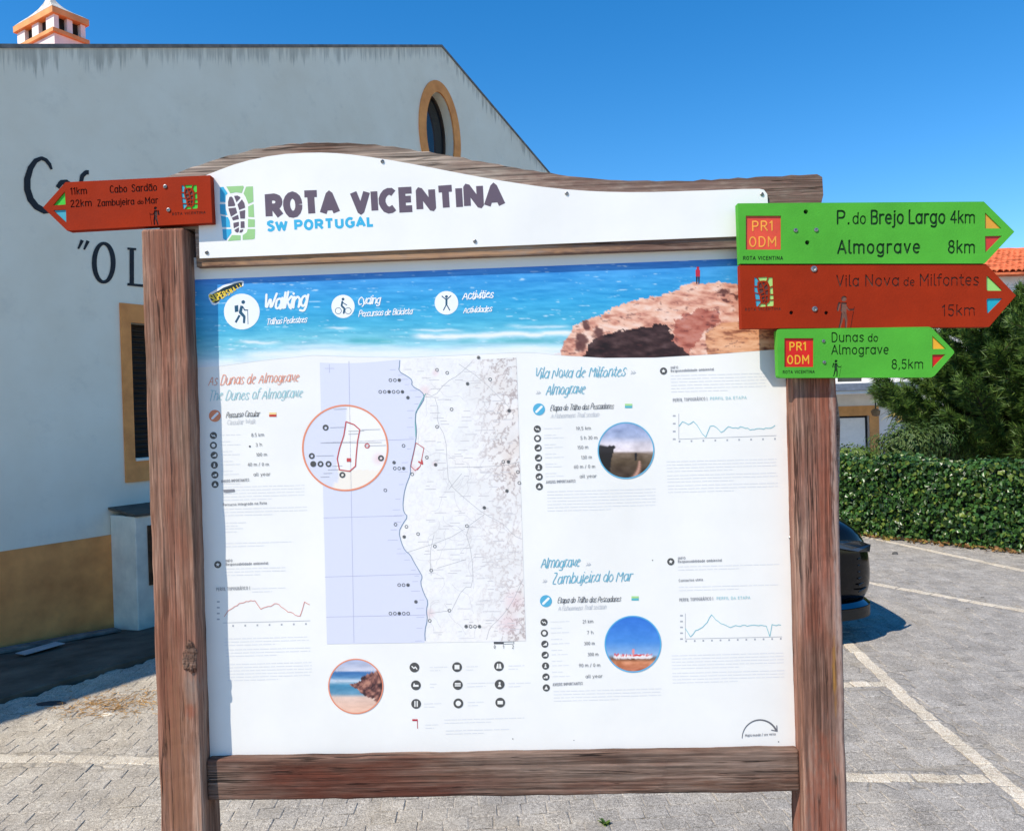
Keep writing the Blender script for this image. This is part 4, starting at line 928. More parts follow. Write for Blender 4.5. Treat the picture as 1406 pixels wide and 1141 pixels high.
for i in range(34):
    y = rm.uniform(505, 872); xc = np.interp(y, [p[1] for p in coast], [p[0] for p in coast]); x = rm.uniform(xc+12, 690); q = [(x, y)]
    a = rm.uniform(0, 6.28)
    for k_ in range(9): a += rm.uniform(-.7, .7); q.append((min(716, max(q[-1][0]+6*math.cos(a), np.interp(q[-1][1], [p[1] for p in coast], [p[0] for p in coast])+4)), min(876, max(502, q[-1][1]+6*math.sin(a)))))
    lab += ribbon(q, .38, 'butt', safe=True)
decal('map_detail', panel, lab, inkm(212, 208, 210), D1 if False else on(BOARD, .00055))['kind'] = 'stuff'
# enlarged map in an orange circle
def ph_inset(X, Y):
    cx = np.interp(Y, [557, 575, 590, 620, 640, 655, 672], [476, 475, 474, 466, 462, 466, 456]); C = np.where((X > cx)[:, None], np.array([250, 247, 244.]), np.array([224, 226, 241.]))
    C = mixc(C, np.clip(1.2-np.hypot(X-520, Y-630)/9, 0, 1)*.6, (240, 200, 206)); return mixc(C, ((X > cx) & (Y > 645))*.5, (250, 236, 214))
round_photo(474, 615, 58, ph_inset, m_or, 2.4)
decal('map_trail', panel, ribbon([(475, 579), (486, 583), (494, 590), (491, 605), (489, 625), (488, 640), (480, 647), (466, 645), (463, 630), (466, 616), (472, 598), (475, 579)], 1.5)+[rect(476, 629, 482, 634)]+[circ(504, 612, 3.6, n=14)], m_red, D4, holes=[circ(504, 612, 2.2, n=14)])
io = []
for (x, y) in ((447, 587), (428, 626), (430, 637), (440, 637), (451, 637), (470, 652), (523, 629)): io.append(circ(x, y, 4.1, n=16))
ih = [circ(x, y, 2.0, n=8) for (x, y) in ((447, 587.5), (428, 626), (440, 637), (451, 637), (470, 652), (523, 629))]
decal('map_symbols', panel, io, m_icon, D4, holes=ih)['kind'] = 'stuff'
fine = []
for (xa, xb, y) in ((453, 474, 587), (434, 458, 626), (456, 470, 640), (450, 466, 645), (458, 476, 562), (478, 500, 592), (496, 522, 590), (478, 492, 596), (444, 456, 650), (440, 452, 655), (500, 530, 612), (440, 524, 608)): fine += ribbon([(xa, y), (xb, y-.6)], .55, 'butt')
decal('map_lettering', panel, fine, m_rd, D4)['kind'] = 'stuff'
# small round icons
def sym(kind, x, y, r):
    s = r/6.5
    if kind == 0: return [circ(x, y, r*.55, n=14)]
    if kind == 1: return [[(x-r*.6, y+r*.4), (x+r*.6, y-r*.5), (x+r*.6, y+r*.4)]]
    if kind == 2: return [[(x-r*.5, y+r*.45), (x, y-r*.55), (x+r*.5, y+r*.45)]]
    if kind == 3: return [circ(x, y-r*.3, r*.22, n=8), [(x-r*.35, y+r*.5), (x+r*.35, y+r*.5), (x+.15*r, y-r*.05), (x-.15*r, y-r*.05)]]
    if kind == 4: return ribbon([(x-r*.5, y-r*.2), (x-.1*r, y+.2*r), (x+.2*r, y-.1*r), (x+r*.5, y+.35*r)], r*.22)
    if kind == 5: return [[(x-r*.6, y+r*.4), (x-r*.6, y+.1*r), (x-.2*r, y-.0*r), (x-.2*r, y+r*.4)], [(x-.1*r, y+r*.4), (x-.1*r, y-.2*r), (x+.5*r, y-.35*r), (x+.5*r, y+r*.4)]]
    if kind == 6: return [rect(x-.55*r, y-.1*r, x+.55*r, y+.3*r), circ(x-.35*r, y-.25*r, .16*r, n=8)]
    if kind == 7: return [rect(x-.35*r, y-.6*r, x-.12*r, y+.6*r), rect(x+.12*r, y-.6*r, x+.35*r, y+.6*r)]
    if kind == 8: return [rect(x-.5*r, y-.45*r, x+.5*r, y+.45*r)]
    if kind == 9: return [rect(x-.6*r, y-.4*r, x+.6*r, y-.1*r), rect(x-.6*r, y+.05*r, x+.6*r, y+.3*r)]
    if kind == 10: return [[(x-.55*r, y+.5*r), (x-.35*r, y-.5*r), (x-.1*r, y-.5*r), (x-.05*r, y+.5*r)], [(x+.55*r, y+.5*r), (x+.35*r, y-.5*r), (x+.1*r, y-.5*r), (x+.05*r, y+.5*r)]]
    if kind == 11: return [rect(x-.55*r, y-.35*r, x+.55*r, y+.35*r)]
    st_ = []
    for i in range(10): a = -math.pi/2+i*math.pi/5; k = r*(.62 if i % 2 == 0 else .3); st_.append((x+k*math.cos(a), y+k*math.sin(a)))
    return [st_]
cols_ = [[(293, 598), (293, 611.5), (294, 625), (294.3, 638.5), (295, 652), (295.3, 665)], [(737.7, 589), (738, 602), (738.7, 615), (739.2, 628.7), (739.7, 641.5), (740.2, 654.5), (740.5, 668)], [(746.9, 854), (747.4, 869), (748, 884), (748.4, 899), (749, 914), (749.5, 929), (750, 944)]]
for c_ in cols_:
    for k_, (x, y) in zip([4, 0, 1, 1, 3, 5, 2] if len(c_) == 7 else [4, 0, 1, 3, 5, 2], c_): discp('fact_icon', x, y, 4.9, m_icon, sym(k_, x, y, 4.9), m_sheet)
for (x, y, k_) in ((569, 916, 4), (571, 940.5, 6), (571.3, 966, 7), (627.5, 915.5, 8), (628.5, 940, 9), (629.3, 965.3, 0), (685, 914.3, 10), (686, 939.3, 3), (686.8, 964.2, 11)): discp('legend_icon', x, y, 6.7, m_icon, sym(k_, x, y, 6.7), m_sheet)
for (x, y) in ((911, 509.5), (921, 771), (299, 775)): discp('legend_icon', x, y, 4.9, m_icon, sym(99, x, y, 4.6), m_sheet)
for (x, y, m) in ((740, 562, inkm(86, 178, 214)), (749.5, 825, inkm(86, 178, 214)), (295, 571, inkm(236, 140, 100))): discp('route_icon', x, y, 8.2, m, ribbon([(x-3.5, y+3.5), (x+3.5, y-3.5)], 3.2), m_print_w)
for (x, y, a, b) in ((374.5, 569, (248, 218, 150), (204, 62, 50)), (863, 557, (180, 226, 150), (96, 190, 200)), (872, 821, (180, 226, 150), (96, 190, 200))):
    decal('waymark', panel, [rect(x-5, y-2.6, x+5, y+.1)], inkm(*a), D2); decal('waymark', panel, [rect(x-5, y+.3, x+5, y+3.2)], inkm(*b), D2)
decal('legend_flag', panel, [rect(566, 987, 573, 989.5)]+ribbon([(573, 987), (573.3, 1000)], .8, 'butt'), inkm(190, 50, 66), D2)
decal('map_scale', panel, [rect(678, 881, 691.5, 884)]+ribbon([(691, 881.2), (705.5, 880.8), (705.5, 883.6), (691, 884)], .5, 'butt'), m_txt, D2)
for s_, x in (('0', 678), ('1', 690), ('2', 703)): line('map_scale', s_, (x, 890), (x+2.4, 890), 4.4, .5, m_txt, hand=False, shear=0, jit=0)
# fact figures, captions, body text
def facts(col, dx, words, y_off=2):
    for (x, y), (s_, xe) in zip(col, words):
        line('fact_figure', s_, (xe, y+1.5), (xe+len(s_)*2.9, y+.9), 4.4, .5, inkm(110, 110, 114), hand=False, shear=0, jit=.02)
facts(cols_[0], 0, (('8.5 km', 345), ('3 h', 351), ('100 m', 352), ('40 m / 0 m', 340), ('all year', 348)))
facts(cols_[1], 0, (('19,5 km', 791), ('5 h 30 m', 797), ('150 m', 793), ('130 m', 798), ('60 m / 0 m', 788), ('all year', 796)))
facts(cols_[2], 0, (('21 km', 800), ('7 h', 806), ('300 m', 802), ('300 m', 807), ('90 m / 0 m', 795), ('all year', 804)))
def cap_(s, p0, p1, h=4.2, m=None): line('caption', s, p0, p1, h, .52, m or inkm(140, 140, 146), hand=False, shear=0, jit=.02, track=.22)
cap_('PERFIL TOPOGRÁFICO |', (297, 811), (343, 809)); cap_('PERFIL TOPOGRÁFICO |', (924, 551.5), (971, 549.5)); cap_('PERFIL TOPOGRÁFICO |', (933, 825.5), (979, 823.5))
cap_('AVISOS IMPORTANTES', (304, 662.5), (342, 660.5), 3.6); cap_('AVISOS IMPORTANTES', (750, 663.5), (790, 662), 3.6); cap_('AVISOS IMPORTANTES', (759, 941.5), (800, 939.5), 3.6)
cap_('INFO', (310, 771.5), (319, 771), 3.2); cap_('Responsabilidade ambiental', (310, 776.3), (368, 774.5), 3.4); cap_('INFO', (921, 506.5), (931, 506), 3.2); cap_('Responsabilidade ambiental', (921, 511), (980, 508.5), 3.4); cap_('INFO', (931, 768), (941, 767.5), 3.2); cap_('Responsabilidade ambiental', (931, 772.5), (991, 770.5), 3.4)
cap_('Percurso integrado na Rota', (306, 694.5), (366, 692), 3.4); cap_('Contactos uteis', (932, 798.5), (965, 797), 3.4); cap_('Parque Natural', (307, 675.5), (322, 674.8), 3.)
cap_('PERFIL DA ETAPA', (975, 549), (1025, 547.5), 3.6, m_teal); cap_('PERFIL DA ETAPA', (984, 823), (1030, 822), 3.6, m_teal)
def para(x0, y0, x1, y1, pitch=4.4, last=.6, m=None, th=1.1, seed=0):
    r = random.Random(seed+int(x0*7+y0)); out = []; y = y0; n = max(1, int((y1-y0)/pitch))
    for i in range(n+1):
        xe = x1 if i < n else x0+(x1-x0)*last
        x = x0+i*.12
        while x < xe:
            wd = min(r.uniform(4, 13), xe-x)
            if wd > 1.5: sl_ = -.026; out.append([(x, y+(x-x0)*sl_-th/2), (x+wd, y+(x+wd-x0)*sl_-th/2), (x+wd, y+(x+wd-x0)*sl_+th/2), (x, y+(x-x0)*sl_+th/2)])
            x += wd+r.uniform(1.0, 1.8)
        y += pitch
    return decal('body_text', panel, out, m or m_para, D1)
m_para = inkm(233, 233, 235)
for a in ((305, 669, 418, 689), (306, 699, 422, 711), (308, 718, 338, 720), (308, 726, 336, 728), (308, 746, 400, 748), (309, 781, 392, 790), (346, 808, 392, 809), (308, 877, 424, 888), (310, 892, 426, 905), (312, 912, 428, 938),
          (751, 675, 900, 704), (921, 516, 1052, 540), (915, 634, 1066, 648), (916, 653, 1068, 662), (917, 667, 1068, 678), (760, 949, 908, 966), (931, 778, 1070, 785), (932, 806, 1070, 812), (922, 900, 1076, 918), (923, 924, 1077, 940),
          (590, 916, 614, 917), (590, 939, 600, 940), (582, 966, 606, 967), (640, 915, 656, 916), (641, 938, 684, 939), (642, 964, 666, 965), (698, 914, 720, 915), (698, 938, 730, 939), (610, 988, 720, 989), (612, 1003, 700, 1004), (584, 995, 604, 996)): para(*a)
for c_, xe in ((cols_[0], 342), (cols_[1], 786), (cols_[2], 794)):
    for (x, y) in c_[:6]: para(x+9, y-.5, xe-12, y+.5, 9, .6, th=1.0)
# elevation profiles
def profile(pts, w, m, name='elevation_profile'): decal(name, panel, ribbon(pts, w), m, D2)
r3 = random.Random(5)
def wig(pts, a=1.0):
    out = []
    for p, q in zip(pts[:-1], pts[1:]):
        n = max(1, int(abs(q[0]-p[0])/3))
        for i in range(n): t = i/n; out.append((p[0]+(q[0]-p[0])*t, p[1]+(q[1]-p[1])*t+r3.uniform(-a, a)))
    return out+[pts[-1]]
profile(wig([(308, 846), (313, 838), (322, 832), (338, 825), (350, 825), (358, 836), (362, 835), (380, 828), (392, 838), (402, 842), (412, 846), (418, 826), (425, 830)]), .8, inkm(226, 140, 124))
profile(wig([(932, 586), (937, 578), (945, 582), (952, 579), (957, 584), (964, 596), (969, 601), (975, 585), (983, 586), (990, 594), (1000, 586), (1010, 588), (1020, 586), (1030, 590), (1045, 589), (1058, 587), (1064, 584)]), .8, inkm(130, 200, 210))
profile(wig([(941, 863), (948, 874), (955, 866), (968, 858), (977, 844), (986, 853), (1003, 862), (1010, 859), (1045, 858), (1052, 860), (1057, 873), (1060, 858), (1072, 858)]), .8, inkm(130, 200, 210))
for p, (xa, xb, ty, n), (tx, ya, yb, m) in (([(306, 855), (426, 852)], (320, 420, 859, 7), (300, 826, 850, 4)), ([(932, 568), (932, 603), (1066, 598)], (933, 1064, 606, 9), (926, 571, 603, 4)), ([(941, 842), (941, 877), (1074, 874)], (942, 1072, 880, 12), (936, 845, 877, 5))):
    ax = ribbon(p, .6, 'butt')
    for i in range(n): x = xa+(xb-xa)*i/(n-1); ax.append(rect(x-1.1, ty-1.2-(x-xa)*.026, x+1.1, ty+1.2-(x-xa)*.026))
    for i in range(m): y = ya+(yb-ya)*i/(m-1); ax.append(rect(tx-2.2, y-1, tx+1.6, y+1))
    decal('profile_axes', panel, ax, inkm(176, 178, 184), D1)
arc_ = [(1019+24.5*(1-math.cos(t))*1.0, 1013-25*math.sin(t)) for t in [math.pi*i/22*.86 for i in range(23)]]
decal('turn_arrow', panel, ribbon(arc_, [.9+.08*i for i in range(23)])+ribbon([(1066.5, 996), (1067, 1003.5), (1059.5, 1002)], 1.4), inkm(110, 110, 116), D2)
line('turn_caption', 'Mapa mundo / see verso', (1023, 1011), (1065, 1009), 3.6, .42, inkm(140, 140, 146), hand=False, shear=0)
# stickers and small dirt
stick_o = [(286, 405), (287, 411), (291, 418), (294.5, 419.5), (299, 417.5), (303, 411), (313, 403), (326, 396.5), (334, 393), (335, 387), (332, 385.5), (322, 387), (306, 392), (295, 399), (289, 402)]
decal('sticker', panel, [stick_o], m_print_w, D2)
cx_, cy2 = sum(p[0] for p in stick_o)/15, sum(p[1] for p in stick_o)/15
decal('sticker', panel, [[(x+(310-x)*.09, y+(402.5-(x-310)*.42-y)*.28) for (x, y) in stick_o]], inkm(20, 44, 50), D3)
sn = 'SUPERSNAIL'; sp_ = []
for i, chh in enumerate(sn):
    t = i/(len(sn)-1); x = 291.5+39*t; y = 414-21*t+2.5*math.sin(t*math.pi)*1.0+1; h = 10-5.2*t
    sp_ += text(chh, (x, y), (x+.40*h, y-.24*h), h, .19*h, 'butt', 'miter')
decal('sticker_lettering', panel, sp_, inkm(250, 214, 60), D4)
decal('dirt_speck', panel, [circ(343, 613, 1.4, n=9), circ(896, 769, .8, n=7), circ(704, 1014, .8, n=7), circ(1069, 1018, .9, n=7), circ(788, 1016, .6, n=7)], m_txt, D2)
u, z = BOARD.px(260, 905, POST_F)
for (du, dz, a, b, sd) in ((.006, .012, .012, .026, 1), (.008, -.012, .010, .020, 2), (-.006, .0, .010, .024, 3), (.002, .03, .008, .014, 4)):
    bm = bmesh.new(); bmesh.ops.create_icosphere(bm, subdivisions=3, radius=1)
    for v_ in bm.verts:
        k_ = 1+.5*mnoise.noise(v_.co*2.2+Vector((sd*3, 0, 0))); v_.co = Vector((u+du+v_.co.x*a*k_, -POST_F+v_.co.y*.0045*k_, z+dz+v_.co.z*b*k_))
    bmobj('torn_knot', bm, w_rail, board)
# splinter hanging beside the right post
V, Fc = tube([(.742, -.03, 1.56+ZB), (.7475, -.03, 1.50+ZB), (.7465, -.028, 1.44+ZB), (.744, -.028, 1.36+ZB), (.741, -.026, 1.30+ZB)], [.005, .0055, .005, .004, .002], 6)
obj('wood_splinter', V, Fc, w_head, board)

# ================================================================== DIRECTION SIGNS
m_green = plain('sign_green', lin(80, 168, 54), .75, .09, 5, .25, 260, .15); m_redb = plain('sign_red', lin(152, 44, 16), .8, .11, 5, .25, 260, .12)
m_gdark = plain('groove_green', lin(20, 62, 22), .7, .1, 30); m_rdark = plain('groove_red', lin(92, 58, 46), .7, .1, 30); m_r0dark = plain('groove_red_dark', lin(60, 28, 22), .7, .1, 30)
m_badge_o, m_badge_r = plain('badge_faded', lin(212, 74, 50), .5, .08, 20), plain('badge_red', lin(208, 26, 10), .5, .05, 20)
m_ylw, m_ylw2, m_trr, m_trr2 = plain('tri_orange', lin(216, 152, 52), .5, .05), plain('tri_yellow', lin(232, 168, 40), .5, .05), plain('tri_red', lin(198, 56, 44), .5, .05), plain('tri_red2', lin(200, 22, 16), .5, .05)
m_tlg, m_tbl = plain('tri_lime', lin(146, 206, 108), .5, .05), plain('tri_blue', lin(26, 160, 180), .5, .05); m_tgr, m_tcy = plain('tri_green', lin(60, 190, 40), .5, .05), plain('tri_cyan', lin(60, 160, 180), .5, .05)
m_stone_g, m_stone_b, m_stone_p = plain('stone_lime', lin(166, 206, 112), .5, .05), plain('stone_blue', lin(64, 150, 176), .5, .05), plain('stone_plum', lin(92, 52, 44), .6, .08)
def rounded(poly, r=2.0):
    out = []; n = len(poly)
    for i in range(n):
        p, a, b = poly[i], poly[i-1], poly[(i+1) % n]
        for q, (k0, k1) in ((a, (1, 0)),): pass
        da = math.hypot(a[0]-p[0], a[1]-p[1]); db = math.hypot(b[0]-p[0], b[1]-p[1]); k = min(r, da/3, db/3)
        A_ = (p[0]+(a[0]-p[0])/da*k, p[1]+(a[1]-p[1])/da*k); B_ = (p[0]+(b[0]-p[0])/db*k, p[1]+(b[1]-p[1])/db*k)
        for t in (0, .33, .67, 1): out.append(((1-t)**2*A_[0]+2*t*(1-t)*p[0]+t*t*B_[0], (1-t)**2*A_[1]+2*t*(1-t)*p[1]+t*t*B_[1]))
    return out
def walker(x, y, s):                       # engraved figure with stick
    q = [circ(x, y-15*s, 3.1*s, n=12)]+ribbon([(x, y-11*s), (x-.5*s, y-1*s)], [6*s, 7*s], 'butt')+ribbon([(x-.5*s, y-1*s), (x-2.5*s, y+8*s), (x-5*s, y+17*s)], [4.5*s, 3.2*s, 2.5*s], 'butt')
    q += ribbon([(x+.5*s, y-1*s), (x+2.5*s, y+8*s), (x+2*s, y+17*s)], [4.5*s, 3.2*s, 2.5*s], 'butt')+ribbon([(x+1*s, y-9*s), (x+5*s, y-3*s), (x+10*s, y-3.5*s)], 1.8*s)+ribbon([(x+11*s, y-6*s), (x+7*s, y+17*s)], .9*s)
    q += ribbon([(x-5*s, y-10*s), (x-6.5*s, y-3*s)], 3*s)
    return q
def emblem(x0, y0, wx, wy):
    f = lambda P: [[(x0+(a-20)/620*wx, y0+(b-70)/955*wy) for a, b in p] for p in P]
    return f(EM_B), f(EM_G), f(EM_P)
def sign(label, outline, cuts, mat, front, z_name='direction_sign', group='arrow direction signs on the information board', slabels=None):
    mp = on(BOARD, front); us = [mp(*p) for p in outline]; cu = sum(p[0] for p in us)/len(us); zb = min(p[2] for p in us)
    M = BOARD.M @ Matrix.Translation((cu, -front+.024, zb))
    r_ = root('direction_sign', label, 'sign', M, group)
    loc = lambda x, y: tuple(a-b for a, b in zip(mp(x, y), (cu, -front+.024, zb)))
    bo, subs = carved('sign_board', r_, outline, cuts, mat, loc, .0235)
    return r_, loc, subs, bo
def up_(loc, d): return lambda x, y: (lambda p: (p[0], p[1]-d, p[2]))(loc(x, y))
def sscrew(parent, loc, x, y, r=.005, mat=None, hole=False):
    u, yy, z = loc(x, y); d = -.0025 if not hole else .0
    V = [(u+k*math.cos(t), yy+dd, z+k*math.sin(t)) for (k, dd) in ((r, 0), (r*.9, -.002), (r*.5, -.0025), (r*.25, -.0008)) for t in [2*math.pi*i/10 for i in range(10)]]
    Fc = [(l*10+i, l*10+(i+1) % 10, l*10+10+(i+1) % 10, l*10+10+i) for l in range(3) for i in range(10)]+[tuple(range(30, 40))]
    obj('screw', V, Fc, mat or m_steel, parent)
GD = .0028
# green sign, two lines
cuts = [('lettering', text('P.', (1149, 307.5), (1166.5, 307.5), 17.5, 3.0, track=.16), m_gdark, GD),
        ('lettering', text('do', (1171, 307.5), (1189, 307.5), 15, 2.2, track=.12), m_gdark, GD),
        ('lettering', text('Brejo', (1196, 307.5), (1241, 307.2), 17.8, 3.1, track=.13), m_gdark, GD),
        ('lettering', text('Largo', (1248, 307), (1298, 306.8), 17.8, 3.1, track=.13), m_gdark, GD),
        ('lettering', text('4km', (1305, 306.5), (1339, 306.5), 16.2, 2.6, track=.12), m_gdark, GD),
        ('lettering', text('Almograve', (1150.5, 348), (1263.5, 347.3), 17.2, 3.0, track=.2), m_gdark, GD),
        ('lettering', text('8km', (1302, 347.5), (1339, 347.5), 16.5, 2.7, track=.15), m_gdark, GD),
        ('badge', [rect(1024, 296.5, 1072.5, 343)], m_badge_o, .003), ('waymark_triangle', [[(1352.5, 292), (1352.5, 314), (1375, 314)]], m_ylw, GD), ('waymark_triangle', [[(1352.5, 324.5), (1376, 324), (1353, 347.5)]], m_trr, GD),
        ('bolt_hole', [circ(1106.5, 291, 3.2, n=14), circ(1108.5, 333.3, 3.2, n=14)], m_black, .012), ('caption', text('ROTA VICENTINA', (1020.5, 357), (1075, 357), 4.6, 1.2, track=.22), m_gdark, .0012)]
s1, loc, sb, bo = sign('green arrow sign reading P. do Brejo Largo and Almograve, above the red arrow', [(1013, 279.5), (1351, 277), (1393, 318.5), (1352, 362), (1016, 362.3)], cuts, m_green, SIGN_F)
decal('badge_lettering', [q_ for q_ in sb if q_ and q_.name.startswith('badge')][0], text('PR1', (1033, 316.5), (1062, 316), 12.5, 1.9, track=.2)+text('ODM', (1029, 338.5), (1066.5, 338), 13, 1.9, track=.2), plain('badge_yellow', lin(238, 158, 60), .5, .08, 30), up_(loc, -.0024))
sscrew(s1, loc, 1092.3, 316.5); sscrew(s1, loc, 1120.5, 316)
# red-brown sign
eb, eg, ep = emblem(1035.5, 380.5, 27, 41)
cuts = [('lettering', text('Vila', (1149, 393.5), (1180, 393), 15, 2.0, track=.16), m_rdark, GD),
        ('lettering', text('Nova', (1188, 393), (1235, 392.5), 15, 2.0, track=.16), m_rdark, GD),
        ('lettering', text('de', (1241, 392.5), (1256, 392.5), 11, 1.6, track=.14), m_rdark, GD),
        ('lettering', text('Milfontes', (1263, 392.5), (1344, 391.8), 15.5, 2.0, track=.13), m_rdark, GD),
        ('lettering', text('15km', (1294, 434), (1339, 433), 14.5, 2.0, track=.16), m_rdark, GD),
        ('stones_blue', eb, m_stone_b, .0015), ('stones_green', eg, m_stone_g, .0015), ('footprint', ep, m_stone_p, .0015), ('waymark_triangle', [rounded([(1354.5, 377.5), (1354.5, 399.5), (1377.5, 399.5)], 3)], m_tlg, GD), ('waymark_triangle', [rounded([(1354.5, 410), (1377.5, 409.5), (1355.5, 432)], 3)], m_tbl, GD),
        ('walker_figure', walker(1159, 421+8.5, 1.28), plain('groove_grey', lin(112, 76, 62), .7, .12, 40), .002), ('bolt_hole', [circ(1086.5, 429.5, 2.7, n=12), circ(1134.5, 429.7, 2.7, n=12)], m_black, .01), ('caption', text('ROTA VICENTINA', (1023, 427), (1072, 426), 3.4, .8, track=.3), m_rdark, .001)]
s2, loc, sb, bo = sign('faded red brown arrow sign reading Vila Nova de Milfontes 15km', [(1016, 364), (1354, 362.9), (1395, 406), (1358, 449), (1018.5, 451.3)], cuts, m_redb, SIGN_F-.002)
sscrew(s2, loc, 1117.5, 369.5, .0075); sscrew(s2, loc, 1118.5, 424.5, .0065)
# small green sign
cuts = [('lettering', text('Dunas', (1142, 469.5), (1186, 469), 12.3, 1.9, track=.15), m_gdark, GD),
        ('lettering', text('do', (1192, 469), (1205.5, 469), 10, 1.7, track=.13), m_gdark, GD),
        ('lettering', text('Almograve', (1142, 486.5), (1220.5, 486), 12.3, 1.9, track=.15), m_gdark, GD),
        ('lettering', text('8,5km', (1224.5, 506.5), (1268, 506), 12.3, 1.9, track=.15), m_gdark, GD),
        ('badge', [rect(1077, 464.5, 1117, 504)], m_badge_r, .003), ('waymark_triangle', [[(1280, 461), (1280, 479.5), (1299, 479)]], m_ylw2, GD), ('waymark_triangle', [[(1280, 487), (1298.5, 486.7), (1280, 506)]], m_trr2, GD), ('walker_figure', walker(1148, 506, .66), m_gdark, .002), ('caption', text('ROTA VICENTINA', (1075, 513), (1118.5, 512.5), 3.8, 1.0, track=.22), m_gdark, .0012)]
s3, loc, sb, bo = sign('small green arrow sign reading Dunas do Almograve 8,5km, under the red arrow', rounded([(1066.8, 452), (1278, 448.8), (1311.5, 483.5), (1281, 518.3), (1069, 519)], 4), cuts, m_green, SIGN_F)
decal('badge_lettering', [q_ for q_ in sb if q_ and q_.name.startswith('badge')][0], text('PR1', (1084.5, 481), (1107.5, 480.5), 10.5, 1.8, track=.2)+text('ODM', (1081.5, 499.5), (1111.5, 499), 11, 1.8, track=.2), m_ylw2, up_(loc, -.0024))
sscrew(s3, loc, 1130.5, 468.5, .004); sscrew(s3, loc, 1131.5, 497.5, .004)
# left red sign
eb, eg, ep = emblem(249, 254, 22.5, 33.5)
def slope(x): return -.052*(x-97)
tl = lambda s, xa, xb, y, h, w, **k: text(s, (xa, y+slope(xa)), (xb, y+slope(xb)), h, w, **k)
cuts = [('lettering', tl('11km', 97, 119.5, 267.5, 9, 1.6, track=.14), m_r0dark, GD),
        ('lettering', tl('22km', 97, 126, 284.5, 9, 1.6, track=.16), m_r0dark, GD),
        ('lettering', tl('Cabo', 151, 174.5, 268, 9.5, 1.6, track=.15), m_r0dark, GD),
        ('lettering', tl('Sardão', 181, 215.5, 268, 9.5, 1.6, track=.13), m_r0dark, GD),
        ('lettering', tl('Zambujeira', 134, 184.5, 285.5, 8.5, 1.5, track=.12), m_r0dark, GD),
        ('lettering', tl('do', 189, 197, 285.5, 5.5, 1.2, track=.1), m_r0dark, GD),
        ('lettering', tl('Mar', 199.5, 217, 285.5, 8.5, 1.5, track=.15), m_r0dark, GD),
        ('stones_blue', eb, m_tcy, .0015), ('stones_green', eg, m_tgr, .0015), ('footprint', ep, m_stone_p, .0015), ('waymark_triangle', [[(89, 263), (90, 281.2), (72.5, 282.5)]], m_tgr, GD), ('waymark_triangle', [[(73, 289), (90.5, 288), (91, 306)]], m_tcy, GD), ('walker_figure', [[(2*213.5-a, b) for a, b in p] for p in walker(213.5, 297, .72)], m_r0dark, .002), ('caption', text('ROTA VICENTINA', (236.5, 296), (282, 293.5), 3.2, .8, track=.3), m_r0dark, .001)]
s0, loc, sb, bo = sign('red brown arrow sign pointing the other way, reading Cabo Sardão 11km', [(288.5, 241), (291.5, 306), (92, 317), (59, 285), (90, 250.5)], cuts, m_redb, .048)
sscrew(s0, loc, 227, 256.5, .005); sscrew(s0, loc, 231.5, 288.5, .005)

# ================================================================== HOUSE BEYOND THE HEDGE
HD = 24.0
HO = AT(1190, 600, HD); HX = HO[0]
HB = -1.1
house = root('white_house', 'white two storey house with terracotta tiled roof beyond the hedge', 'house', Matrix.Translation((HX, HD, HB)))
m_hw = plain('house_white', lin(226, 223, 218), .9, .06, 2, .3, 40, .2); m_och = plain('house_ochre', lin(206, 150, 92), .85, .08, 4)
def hp_(x, y): p = AT(x, y, HD); return (p[0]-HX, 0, p[2]-HB)
dl, dr = hp_(1150, 600)[0], hp_(1194, 600)[0]; dt = hp_(1175, 571)[2]
z_up0, z_up1 = hp_(1170, 524)[2], hp_(1170, 480)[2]; ux0, ux1 = hp_(1150, 520)[0], hp_(1186, 520)[0]
eav = hp_(1385, 379)[2]
wcuts = [('door_opening', [rect(dl, .12, dr, dt)], None, .18), ('window_pane', [rect(ux0, z_up0, ux1, z_up0+1.3)], m_glass, .15), ('window_pane', [rect(4.2, z_up0, 5.2, z_up0+1.2)], m_glass, .15), ('window_pane', [rect(4.0, .9, 5.2, 2.1)], m_glass, .15)]
carved('wall', house, rect(-3.2, 0, 8.5, eav), wcuts, m_hw, lambda u, z: (u, 0, z), .3)
for b in ((-3.2, -2.95, .31, 6.9, 0, eav), (8.25, 8.5, .31, 6.9, 0, eav), (-3.2, 8.5, 6.91, 7.15, 0, eav)): box('side_wall', b, m_hw, house, 0)
sw = hp_(1207, 600)[0]-dr; stp = hp_(1190, 557)[2]-dt
plate('door_surround', house, [rect(dl-sw, .12, dr+sw, dt+stp)], m_och, lambda u, z: (u, -.03, z), .035, holes=[rect(dl, .12, dr, dt)])
door = box('door', (dl+.02, hp_(1189.5, 600)[0], .06, .10, .14, dt-.06), plain('door_white', lin(228, 226, 220), .5, .03), house, .01)
box('door_gap', (dl, dr, .15, .17, .12, dt), m_black, house, 0)
V, Fc = tube([(hp_(1186, 600)[0], .05, hp_(1186, 613)[2]), (hp_(1186, 600)[0], -.02, hp_(1186, 613)[2])], .03, 8); obj('handle', V, Fc, m_steel, door)
